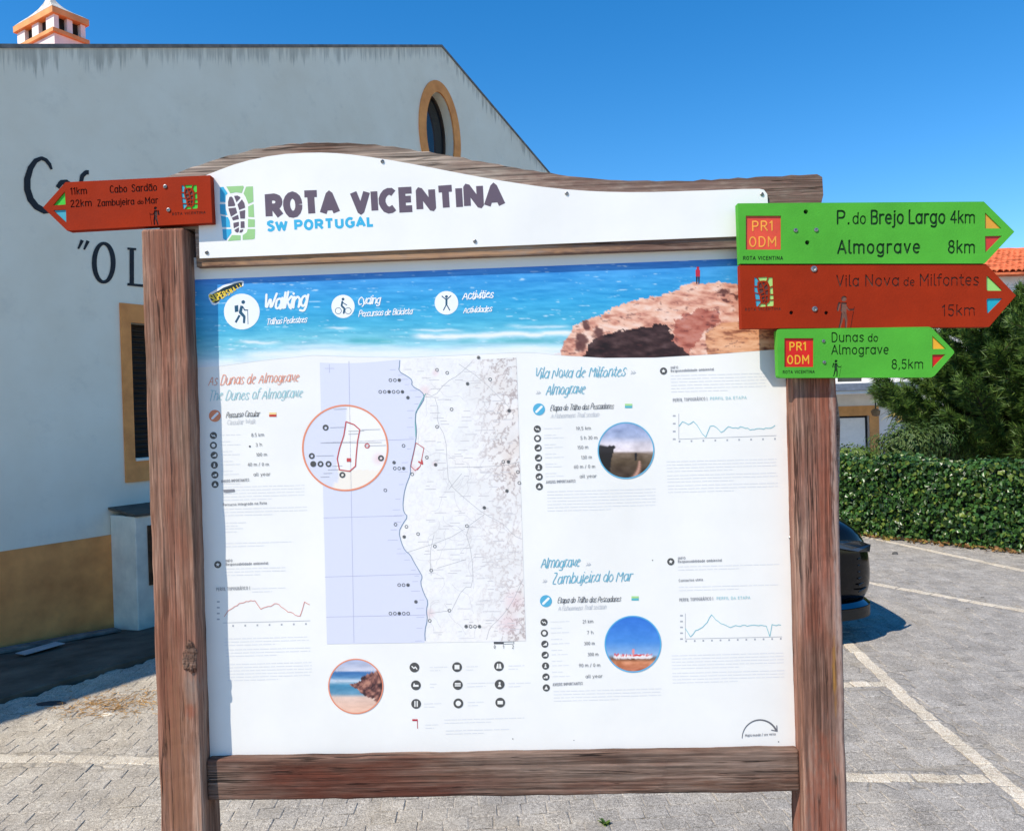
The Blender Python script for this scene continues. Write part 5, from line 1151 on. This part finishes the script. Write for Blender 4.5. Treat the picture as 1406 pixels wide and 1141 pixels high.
# porch roof and lamp
pr = box('porch_roof', (-3.2, hp_(1236, 540)[0], -1.3, -.004, hp_(1190, 540)[2]-.02, hp_(1190, 528)[2]), m_hw, house, .02)
box('gutter_strip', (-3.2, hp_(1236, 540)[0]-.005, -1.36, -1.302, hp_(1190, 536.5)[2], hp_(1190, 527)[2]), plain('slate_grey', lin(110, 118, 130), .6, .1), pr, .01)
lx = hp_(1187, 540)[0]*.965
V, Fc = tube([(lx, -.7, hp_(1190, 540)[2]), (lx, -.7, hp_(1190, 563)[2])], .02, 6); lp = obj('hanging_lamp', V, Fc, m_black, house)
V, Fc = tube([(lx, -.7, hp_(1190, 561)[2]), (lx, -.7, hp_(1190, 564)[2]), (lx, -.7, hp_(1190, 570)[2]), (lx, -.7, hp_(1190, 571.5)[2])], [.05, .14, .11, .03], 8); obj('lantern', V, Fc, plain('lamp_brass', lin(120, 96, 66), .4, .2), lp)
# tiled roof
rz = hp_(1385, 348)[2]+.62; rd = 3.5
def roof_pt(u, t): return (u, -.45+(rd+.45)*t, eav+.03+(rz-eav)*t)
parts = []
nrow = 14; r4 = random.Random(3)
m_tile = plain('roof_tile', lin(212, 112, 72), .85, .22, 3., .3, 40, .2)
for row in range(nrow):
    t0, t1 = row/nrow, (row+1.18)/nrow
    for i in range(66):
        u = -3.55+i*.185; j = r4.uniform(-.01, .01)
        V = []
        for t, lift in ((t0, .05), (t1, .01)):
            p = roof_pt(u, min(t, 1.02))
            for a in range(5): th = math.pi*a/4; V.append((p[0]-.088*math.cos(th)+j, p[1], p[2]+lift+.075*math.sin(th)+j))
        V += [(p[0], p[1]+.0, p[2]-.03) for p in V[:5]]
        Fc = [(a, a+1, a+6, a+5) for a in range(4)]+[(a+1, a, a+10, a+11) for a in range(4)]
        parts.append((V, Fc))
rfd = obj('roof', [roof_pt(-3.6, 0), roof_pt(8.9, 0), roof_pt(8.9, 1), roof_pt(-3.6, 1), (-3.6, 7.5, eav), (8.9, 7.5, eav), (-3.6, -.45, eav-.02), (8.9, -.45, eav-.02), (-3.6, 7.5, eav-.02), (8.9, 7.5, eav-.02)],
          [(0, 1, 2, 3), (3, 2, 5, 4), (6, 7, 1, 0), (6, 8, 9, 7), (0, 3, 4, 8, 6), (1, 7, 9, 5, 2), (8, 4, 5, 9)], m_tile, house)
o = obj('roof_tiles', *merge(parts), m_tile, rfd); o['kind'] = 'stuff'
V, Fc = tube([(-3.6+i*.35, rd, rz+.06+.015*(i % 2)) for i in range(37)], .11, 8); obj('ridge_tiles', V, Fc, m_tile, rfd)

# ================================================================== PLANTS
def leaf_mat(name, cols, rough=.45, trans=.25):
    k = NB(name); g = k.n('ShaderNodeNewGeometry')
    c = k.ramp(g.outputs['Random Per Island'], [(i/(len(cols)-1), lin(*c_)) for i, c_ in enumerate(cols)])
    k.col(c); k.set(rough=rough, spec=.35)
    tr = k.n('ShaderNodeBsdfTranslucent'); k.t.links.new(c, tr.inputs[0])
    mx = k.n('ShaderNodeMixShader'); mx.inputs[0].default_value = trans
    k.t.links.new(k.b.outputs[0], mx.inputs[1]); k.t.links.new(tr.outputs[0], mx.inputs[2]); k.t.links.new(mx.outputs[0], k.t.nodes['Material Output'].inputs[0])
    MATS[name] = k.m; return k.m
def leaves_mesh(P, N, size, rng_, shape='ivy'):
    """many small folded leaves at points P facing roughly N"""
    n = len(P); 
    if shape == 'ivy': prof = np.array([(0, -.5, 0), (.48, -.12, .08), (.28, .18, .06), (0, .6, -.05), (-.28, .18, .06), (-.48, -.12, .08)]); fc = [(0, 1, 2, 3), (0, 3, 4, 5)]
    else: prof = np.array([(0, -.5, 0), (.22, 0, .05), (0, .55, -.06), (-.22, 0, .05)]); fc = [(0, 1, 2), (0, 2, 3)]
    Rn = np.random.RandomState(rng_)
    N = N+Rn.normal(0, .58, N.shape); N /= np.linalg.norm(N, axis=1)[:, None]
    up = np.zeros_like(N); up[:, 2] = -1; up += Rn.normal(0, .6, N.shape); T = np.cross(up, N); T /= np.linalg.norm(T, axis=1)[:, None]+1e-9; B = np.cross(N, T)
    s = size*Rn.uniform(.65, 1.3, (n, 1, 1))
    V = P[:, None]+s*(prof[None, :, :1]*T[:, None]+prof[None, :, 1:2]*B[:, None]+prof[None, :, 2:]*N[:, None])
    m = len(prof); V = V.reshape(-1, 3); off = np.arange(n)*m
    Fc = [tuple(int(a)+i for i in f) for a in off for f in fc]
    return V, Fc
m_ivy = leaf_mat('ivy_leaf', [(24, 44, 18), (40, 68, 28), (52, 86, 35), (68, 106, 46), (42, 72, 30), (118, 134, 56)], .32, .12)
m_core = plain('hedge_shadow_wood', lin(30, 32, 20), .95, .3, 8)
HA, HBp = GP(1190, 736), GP(1406, 759)
hd_ = (HBp-HA); hd_ /= np.linalg.norm(hd_); hn = np.array([hd_[1], -hd_[0], 0])
if hn[1] > 0: hn = -hn
Hs, He = -4.5, 6.0; HH = .95; HT = .6
HM = Matrix(((hd_[0], -hn[0], 0, HA[0]), (hd_[1], -hn[1], 0, HA[1]), (0, 0, 1, 0), (0, 0, 0, 1)))
hedge = root('ivy_hedge', 'long low clipped ivy hedge at the far edge of paving', 'hedge', HM)
def hbump(s, z): return .07*mnoise.noise(Vector((s*1.7, z*2.2, 3)))+.035*mnoise.noise(Vector((s*5, z*5, 9)))
NSg, NZ = 160, 14; V = []; Fc = []
prof = [(-.05, -.05)]+[(-.0, HH*i/8) for i in range(1, 8)]+[(.06, HH), (.25, HH+.03), (.45, HH), (HT, HH*.8), (HT, 0)]
for i in range(NSg+1):
    s = Hs+(He-Hs)*i/NSg
    for (y, z) in prof:
        bq = hbump(s, z+y); V.append((s, y+.06-(bq if y < .1 else 0), max(-.05, z-.06+(bq if z > .7 else 0))))
m = len(prof)
for i in range(NSg):
    for j in range(m-1): Fc.append((i*m+j, i*m+m+j, i*m+m+j+1, i*m+j+1))
obj('hedge_core', V, Fc, m_core, hedge)
rs = np.random.RandomState(5); nL = 38000
s_ = rs.uniform(Hs, He, nL); r_ = rs.rand(nL); P = np.zeros((nL, 3)); N = np.zeros((nL, 3))
fr_ = r_ < .66
zz = rs.rand(nL)**.9*HH
bq = np.array([hbump(a, b) for a, b in zip(s_, np.where(fr_, zz, HH))])
P[:, 0] = s_; P[:, 1] = np.where(fr_, -.0-bq+rs.normal(0, .038, nL), rs.rand(nL)*HT); P[:, 2] = np.where(fr_, zz+.01, HH+bq+rs.normal(0, .025, nL))
N[:, 1] = np.where(fr_, -1, -.2); N[:, 2] = np.where(fr_, .35, 1)
V, Fc = leaves_mesh(P, N, .052, 6)
o = obj('ivy_leaves', V, Fc, m_ivy, hedge, smooth=False); o['kind'] = 'stuff'
# dead leaves along the foot
nd = 900; P = np.zeros((nd, 3)); P[:, 0] = rs.uniform(Hs, He, nd); P[:, 1] = -.05-np.abs(rs.normal(0, .07, nd)); P[:, 2] = .012+rs.rand(nd)*.03; N = np.zeros((nd, 3)); N[:, 2] = 1
V, Fc = leaves_mesh(P, N, .05, 7); o = obj('dead_leaves', V, Fc, leaf_mat('dead_leaf', [(120, 84, 50), (150, 112, 66), (96, 62, 40), (150, 140, 60)], .7, .1), hedge); o['kind'] = 'stuff'

def shrub(name, label, px, py, depth, rx, rz_, n, size, mat, seed, shape='leaf', base=0.):
    c = AT(px, py, depth); r_ = root(name, label, 'shrub', Matrix.Translation((c[0], c[1], base)))
    rs = np.random.RandomState(seed); zc = c[2]-base
    d = rs.normal(0, 1, (n, 3)); d /= np.linalg.norm(d, axis=1)[:, None]
    k = rs.rand(n)**.45; lump = np.array([.8+.45*mnoise.noise(Vector(tuple(q*2.3))+Vector((seed, 0, 0))) for q in d])
    P = d*(k*lump)[:, None]*np.array([rx, rx, rz_])+np.array([0, 0, zc])
    V, Fc = leaves_mesh(P, d+np.array([0, 0, .5]), size, seed, shape)
    obj('crown', V, Fc, mat, r_)
    parts = []; rr = random.Random(seed)
    for i in range(7):
        a = rr.uniform(0, 6.28); e = (math.cos(a)*rx*.6, math.sin(a)*rx*.6, zc+rr.uniform(-.2, .5)*rz_)
        parts.append(tube([(0, 0, -.05), (e[0]*.3, e[1]*.3, zc*.5), e], [.018, .013, .005], 5))
    obj('stem', *merge(parts), plain('bark', lin(92, 76, 60), .9, .2, 12), r_)
    return r_
m_bush = leaf_mat('bush_leaf', [(52, 76, 34), (78, 100, 48), (98, 116, 60), (62, 88, 40)], .5, .25)
m_bush2 = leaf_mat('bush_leaf_light', [(70, 96, 36), (100, 124, 52), (122, 140, 66)], .5, .3)
shrub('garden_shrub', 'loose grey green shrub behind the hedge in front of house door', 1245, 612, 12.0, .62, .46, 4200, .06, m_bush, 11)
shrub('garden_shrub', 'yellow green clipped shrub rising over the hedge beside the post', 1172, 628, 11.5, .5, .24, 1900, .055, m_bush2, 12)
shrub('garden_shrub', 'dark green bushy shrub between loose shrub and the pine', 1292, 605, 12.2, .5, .5, 3200, .06, leaf_mat('bush_dark', [(36, 56, 24), (54, 80, 33), (70, 98, 42)], .5, .2), 17)
# yucca with hanging dry leaves
yc = AT(1250, 590, 13.8); yz = gz(yc[0], yc[1])
yu = root('yucca', 'leaning yucca with drooping yellowed strap leaves before white house', 'plant', Matrix.Translation((yc[0], yc[1], yz)))
tz = AT(1243, 548, 13.8)[2]-yz
V, Fc = tube([(.25, 0, -.05), (.16, 0, tz*.5), (-.02, 0, tz*.8), (-.09, 0, tz)], [.07, .06, .05, .04], 8); obj('trunk', V, Fc, plain('bark', lin(92, 76, 60)), yu)
def strap(p, d, L, wd, droop):
    V = []; d = Vector(d).normalized(); sd_ = d.cross(Vector((0, 0, 1))); sd_ = (sd_.normalized() if sd_.length > .01 else Vector((1, 0, 0)))
    n = 6; q = Vector(p)
    for i in range(n+1):
        t = i/n; k = wd*(1-t**2.5)*.5+.002; V += [q+sd_*k, q-sd_*k]
        q = q+d*(L/n); d = (d+Vector((0, 0, -droop/n))).normalized()
    return V, [(2*i, 2*i+1, 2*i+3, 2*i+2) for i in range(n)]
rr = random.Random(8); pg = []; py_ = []
for i in range(70):
    a = rr.uniform(0, 6.28); e = rr.uniform(-.5, 1.2); (pg if e > .2 else py_).append(strap((-.09+.02*math.cos(a), .02*math.sin(a), tz-rr.uniform(0, .35)), (math.cos(a), math.sin(a), e), rr.uniform(.35, .6), .035, rr.uniform(.5, 2.2)))
obj('green_leaves', *merge(pg), leaf_mat('yucca_green', [(84, 108, 48), (120, 136, 66)], .45, .2), yu); obj('dry_leaves', *merge(py_), leaf_mat('yucca_dry', [(186, 170, 96), (150, 128, 78)], .6, .2), yu)
# pine: whorls of limbs ending in bottlebrush shoots
def pine(px, depth, top, base, rad, seed):
    c = AT(px, 600, depth); z0 = gz(c[0], c[1])
    r_ = root('pine_tree', 'dense dark green pine with bottlebrush shoots behind the hedge', 'tree', Matrix.Translation((c[0], c[1], z0)))
    rr = random.Random(seed); H_ = top-z0
    V, Fc = tube([(0, 0, -.1), (.03, 0, H_*.3), (-.02, .02, H_*.6), (0, 0, H_*.98)], [.13, .11, .07, .02], 10)
    bark = plain('pine_bark', lin(74, 60, 50), .95, .25, 14, .5, 60); obj('trunk', V, Fc, bark, r_)
    limbs = []; shoots = []
    z = base-z0
    while z < H_*.99:
        f = 1-(z-(base-z0))/(H_-(base-z0)); R_ = rad*(.16+.84*f**.75)*(.84 if z < base-z0+.3 else 1)
        nb_ = 9 if f > .3 else 6; a0 = rr.uniform(0, 6.28)
        for i in range(nb_):
            a = a0+6.283*i/nb_+rr.uniform(-.25, .25); L = R_*rr.uniform(.75, 1.12); tilt = rr.uniform(.05, .35)
            P = [Vector((math.cos(a)*L*t, math.sin(a)*L*t, z+L*(tilt*t-.22*math.sin(t*3.1)+.22*t*t))) for t in (0, .25, .5, .75, 1)]
            limbs.append(tube(P, [.035*f+.012, .026*f+.01, .02*f+.008, .012, .006], 5, False))
            for t in np.linspace(.22, 1, int(6+9*L)):
                k = min(3, int(t*4)); q = P[k].lerp(P[k+1], t*4-k) if t < 1 else P[4]
                for sd_ in (-1, 1, 0):
                    if sd_ == 0 and t < .95 and rr.random() < .45: continue
                    da = a+sd_*rr.uniform(.5, 1.1); ln = rr.uniform(.24, .44)*(1.15-.3*t)
                    shoots.append((q, Vector((math.cos(da), math.sin(da), rr.uniform(.25, 1.0))).normalized(), ln))
        z += rr.uniform(.15, .21)
    shoots.append((Vector((0, 0, H_*.96)), Vector((0, 0, 1)), .4))
    obj('limbs', *merge(limbs), bark, r_)
    rs = np.random.RandomState(seed); V = []; tw = []
    for (q, d, ln) in shoots:
        n = 80; t = rs.rand(n)**.8; d_ = np.array(d); b = np.array(q)[None]+d_[None]*(t*ln)[:, None]
        v = rs.normal(0, 1, (n, 3)); v -= (v@d_)[:, None]*d_; v /= np.linalg.norm(v, axis=1)[:, None]
        nd_ = v*.80+d_*.75; nl = (.075+.07*rs.rand(n))[:, None]; sd_ = np.cross(nd_, rs.normal(0, 1, (n, 3))); sd_ /= np.linalg.norm(sd_, axis=1)[:, None]
        V.append(np.stack([b-sd_*.0065, b+sd_*.0065, b+nd_*nl], 1).reshape(-1, 3))
        tw.append(tube([q, q+d*ln], [.007, .004], 4, False))
    V = np.concatenate(V); obj('shoot_stems', *merge(tw), bark, r_)
    o = obj('needles', V, np.arange(len(V)).reshape(-1, 3).tolist(), leaf_mat('pine_needle', [(40, 62, 26), (64, 92, 36), (88, 118, 48), (118, 142, 62)], .5, .2), r_); o['kind'] = 'stuff'
    return len(shoots)
npn = pine(1432, 12.6, 3.15, .62, 2.65, 21)

# ================================================================== PARKED CAR
m_car = NB('black_car_paint'); m_car.col((.0025, .0027, .0035)); m_car.set(rough=.12, spec=.32); m_car = m_car.m
m_chrome = plain('polished_trim', (.75, .77, .8), .08, .02, 4, metal=1.); m_tyre = plain('tyre', (.012, .012, .012), .85, .2, 20, .3, 60); m_plast = plain('black_plastic', (.004, .004, .0045), .4, .1, 20)
car = root('parked_car', 'black parked car showing only its rounded corner beside the post', 'car', Matrix.Translation((.34, 6.50, 0)) @ Matrix.Rotation(R(2), 4, 'Z') @ Matrix.Diagonal((1.06, 1.05, 1.12, 1)))
def loft(name, st, prof, mat, sub=2, parent=None):
    V = []; m = None; Fc = []
    for s_ in st:
        ring_ = prof(*s_[1:]); full = [(s_[0], y, z) for y, z in ring_]+[(s_[0], -y, z) for y, z in ring_[-2:0:-1]]
        m = len(full); V += full
    for i in range(len(st)-1):
        for j in range(m): q = (j+1) % m; Fc.append((i*m+j, i*m+q, i*m+m+q, i*m+m+j))
    Fc.append(tuple(range(m))[::-1]); Fc.append(tuple(range((len(st)-1)*m, len(st)*m)))
    return obj(name, V, Fc, mat, parent or car, smooth=True, sub=sub)
def body_prof(w_, zb, zt): return [(0, zb), (w_*.8, zb), (w_*.96, zb+.07), (w_, zb+(zt-zb)*.45), (w_*.985, zb+(zt-zb)*.72), (w_*.93, zt-.05), (w_*.72, zt), (0, zt+.035)]
body = loft('body', [(-2.16, .70, .36, .86), (-2.10, .80, .28, .98), (-1.8, .87, .22, 1.03), (-1.0, .9, .19, 1.03), (0, .9, .19, 1.01), (.9, .9, .19, .97), (1.4, .89, .19, .91), (1.75, .86, .19, .85), (1.95, .81, .20, .79), (2.06, .74, .21, .72), (2.12, .66, .24, .62), (2.14, .55, .28, .54)], body_prof, m_car)
loft('windows', [(1.05, .70, .94, .97), (.35, .74, .95, 1.36), (-.2, .74, .95, 1.45), (-1.0, .74, .95, 1.46), (-1.6, .72, .95, 1.36), (-2.02, .70, .94, 1.0)], lambda w_, zb, zt: [(0, zb), (w_, zb), (w_*1.02, zb+.06), (w_*.93, zb+(zt-zb)*.6), (w_*.8, zt-.03), (0, zt)], m_glass)
loft('roof', [(.2, .55, 1.38, 1.41), (-.2, .60, 1.44, 1.475), (-1.0, .60, 1.45, 1.49), (-1.6, .57, 1.37, 1.40)], lambda w_, zb, zt: [(0, zb), (w_, zb), (w_, zt-.01), (0, zt)], m_car)
for (x, sd_) in ((1.35, -1), (1.35, 1), (-1.3, -1), (-1.3, 1)):
    y = sd_*.80; V = []; Fc = []; pr_ = [(.20, -.11), (.30, -.115), (.335, -.08), (.34, 0), (.335, .08), (.30, .115), (.20, .11)]; n = 28
    for i in range(n):
        a = 2*math.pi*i/n
        for (r0, yy) in pr_: V.append((x+r0*math.cos(a), y+yy, .34+r0*math.sin(a)))
    m = len(pr_)
    for i in range(n):
        for j in range(m-1): q = (i+1) % n; Fc.append((i*m+j, i*m+j+1, q*m+j+1, q*m+j))
    wh = obj('wheel', V, Fc, m_tyre, car, smooth=True)
    parts = [tube([(x, y-.09, .34), (x, y+.09, .34)], .06, 10)]
    for i in range(5):
        a = 2*math.pi*i/5; parts.append(tube([(x, y+sd_*.095, .34), (x+.21*math.cos(a), y+sd_*.10, .34+.21*math.sin(a))], .022, 6))
    obj('rim', *merge(parts), m_chrome, wh)
    V = [(x+.41*math.cos(math.pi*i/16), sd_*(.905), .30+.41*math.sin(math.pi*i/16)) for i in range(17)]+[(x+.36*math.cos(math.pi*i/16), sd_*.912, .30+.36*math.sin(math.pi*i/16)) for i in range(17)]
    obj('wheel_arch', V, [(i, i+1, i+18, i+17) for i in range(16)], m_plast, car)
def nose_strip(name, z0, z1, out, mat, slope=0., xs=(1.62, 1.78, 1.92, 2.02, 2.09, 2.125)):
    """strip wrapped round the nose, from side to side"""
    ws = (.885, .862, .825, .765, .68, .50); pts = []
    for s_ in (-1, 1):
        l = [(x+out*.6, s_*(w_+out)) for x, w_ in zip(xs, ws)]; pts += l if s_ < 0 else l[::-1]
    pts = smooth_pts(pts, 3); V = []; n = len(pts)
    for (x, y) in pts: V += [(x, y, z0), (x-slope, y*(1-slope*.9), z1), (x-.05-slope, y*.92, z1), (x-.05, y*.93, z0)]
    Fc = [(4*i+k, 4*i+4+k, 4*i+4+(k+1) % 4, 4*i+(k+1) % 4) for i in range(n-1) for k in range(4)]+[(0, 1, 2, 3), (4*n-1, 4*n-2, 4*n-3, 4*n-4)]
    return obj(name, V, Fc, mat, car, smooth=False)
nose_strip('front_splitter', .165, .235, .012, m_plast)
nose_strip('lower_lip', .240, .266, .014, plain('dark_trim', (.22, .23, .25), .1, .05, 4, metal=1.), .03)
for s_ in (-1, 1):
    V = [(1.70, s_*.878, .69), (1.95, s_*.822, .665), (2.075, s_*.715, .62), (2.06, s_*.73, .575), (1.93, s_*.838, .60), (1.72, s_*.89, .645)]
    V2 = [(a[0]+.012, a[1]+s_*.012, a[2]) for a in V]
    obj('headlight', V2+V, [(0, 1, 2, 3, 4, 5)[::s_], (6, 7, 8, 9, 10, 11)[::-s_]]+[(i, (i+1) % 6, (i+1) % 6+6, i+6) for i in range(6)], plain('headlight_glass', (.05, .055, .06), .05, .1, 10, spec=.8), car)
    gm = []
    for i in range(6):
        z = .33+i*.042; gm.append(tube([(1.965, s_*.788, z), (2.045, s_*.722, z+.012), (2.105, s_*.63, z)], .0055, 5))
    obj('bumper_grille', *merge(gm), m_plast, car)
    V, Fc = tube([(.75, s_*.88, 1.0), (.72, s_*1.0, 1.04)], [.03, .05], 8); mr = obj('door_mirror', V, Fc, m_car, car)
    obj('mirror_shell', *tube([(.78, s_*.97, 1.05), (.74, s_*.99, 1.05), (.66, s_*1.0, 1.05)], [.05, .075, .07], 8), m_car, mr)
    obj('door_seam', [(.7, s_*.905, .3), (.715, s_*.905, .3), (.715, s_*.90, .95), (.7, s_*.90, .95)], [(0, 1, 2, 3)], m_plast, car)

# ================================================================== SMALL THINGS ON THE GROUND
def at_ground(px, py, z=0.): p = GP(px, py, z); return Matrix.Translation((p[0], p[1], p[2]))
# weed
r_ = root('weed', 'small green weed growing between setts below the board', 'weed', at_ground(831, 1131))
rr = random.Random(2); obj('leaves', *merge([strap((0, 0, -.005), (math.cos(a), math.sin(a)*.6, rr.uniform(.3, 1.6)), rr.uniform(.018, .042), .009, rr.uniform(.4, 1.6)) for a in [rr.uniform(0, 6.28) for _ in range(16)]]), leaf_mat('weed_leaf', [(70, 100, 40), (120, 140, 60)], .5, .3), r_)
# straw
pst = GP(155, 968); st_p = []
for i in range(420):
    x, y = pst[0]+rr.gauss(0, .17), pst[1]+rr.gauss(0, .12); a = rr.uniform(0, 3.14); l = rr.uniform(.015, .05); z = rr.uniform(.003, .012)
    st_p.append(tube([(x, y, z), (x+l*math.cos(a), y+l*math.sin(a), z+rr.uniform(-.002, .004))], .0016, 3, False))
o = obj('straw_litter', *merge(st_p), leaf_mat('straw', [(170, 128, 70), (196, 152, 90), (140, 100, 60)], .8, .1)); o['kind'] = 'stuff'; o['label'] = 'scattered dry straw on the sunny setts by the shade edge'; o['category'] = 'straw'
def lump(name, label, px, py, sx, sy, sz, mat, seed, z=0., cat='stone'):
    bm = bmesh.new(); bmesh.ops.create_icosphere(bm, subdivisions=2, radius=1)
    for v in bm.verts:
        k = 1+.35*mnoise.noise(v.co*1.6+Vector((seed, seed*2, 0))); v.co = Vector((v.co.x*sx*k, v.co.y*sy*k, max(-.2, v.co.z)*sz*k))
    o = bmobj(name, bm, mat, None, False); o.matrix_world = at_ground(px, py, z); return tagm(o, label, cat)
m_rag = plain('grey_rag', lin(96, 92, 96), .95, .25, 12, .5, 50)
lump('rag', 'crumpled grey rag at the foot of the meter cabinet', 174, 847, .10, .09, .13, m_rag, 4, -.06, 'rag')
lump('flat_stone', 'flat pale stone chip lying beside the straw', 150, 981, .05, .02, .012, m_cream, 6)
lump('pebble', 'single dark pebble on paving before the hedge', 1229, 761, .035, .03, .03, plain('dark_pebble', lin(86, 84, 82), .9, .2), 7)
lump('dark_rag', 'flat dark rag lying in the shade near its edge', 70, 966, .10, .035, .012, plain('dark_cloth', lin(58, 56, 58), .9, .2), 9, 0, 'rag')
lump('broken_tile', 'small broken tile piece beside the rag by the wall', 197, 853, .09, .05, .04, m_rag, 3, -.06, 'tile')
q = WO+WT*.35+WN*.16
pl = box('board_offcut', (-.5, .5, -.08, .05, 0, .022), plain('old_plank', lin(120, 114, 106), .9, .25, 8, .5, 40), None, .004); pl.matrix_world = Matrix.Translation((q[0], q[1], -.045)) @ Matrix.Rotation(math.pi/2-WTH-.1, 4, 'Z') @ Matrix.Rotation(.05, 4, 'Y'); tagm(pl, 'flat grey board offcut lying against the ochre plinth', 'plank')
q = WO+WT*.1+WN*.42
pl = box('paper_sheet', (-.16, .16, -.06, .06, 0, .004), plain('dirty_paper', lin(176, 172, 168), .9, .1), None, 0); pl.matrix_world = Matrix.Translation((q[0], q[1], .0)) @ Matrix.Rotation(1.1, 4, 'Z'); tagm(pl, 'pale flat sheet of litter on pavement by the wall', 'litter')
print('tris', sum(len(m.loop_triangles) if False else sum(len(p.vertices)-2 for p in m.polygons) for m in bpy.data.meshes), 'shoots', npn)
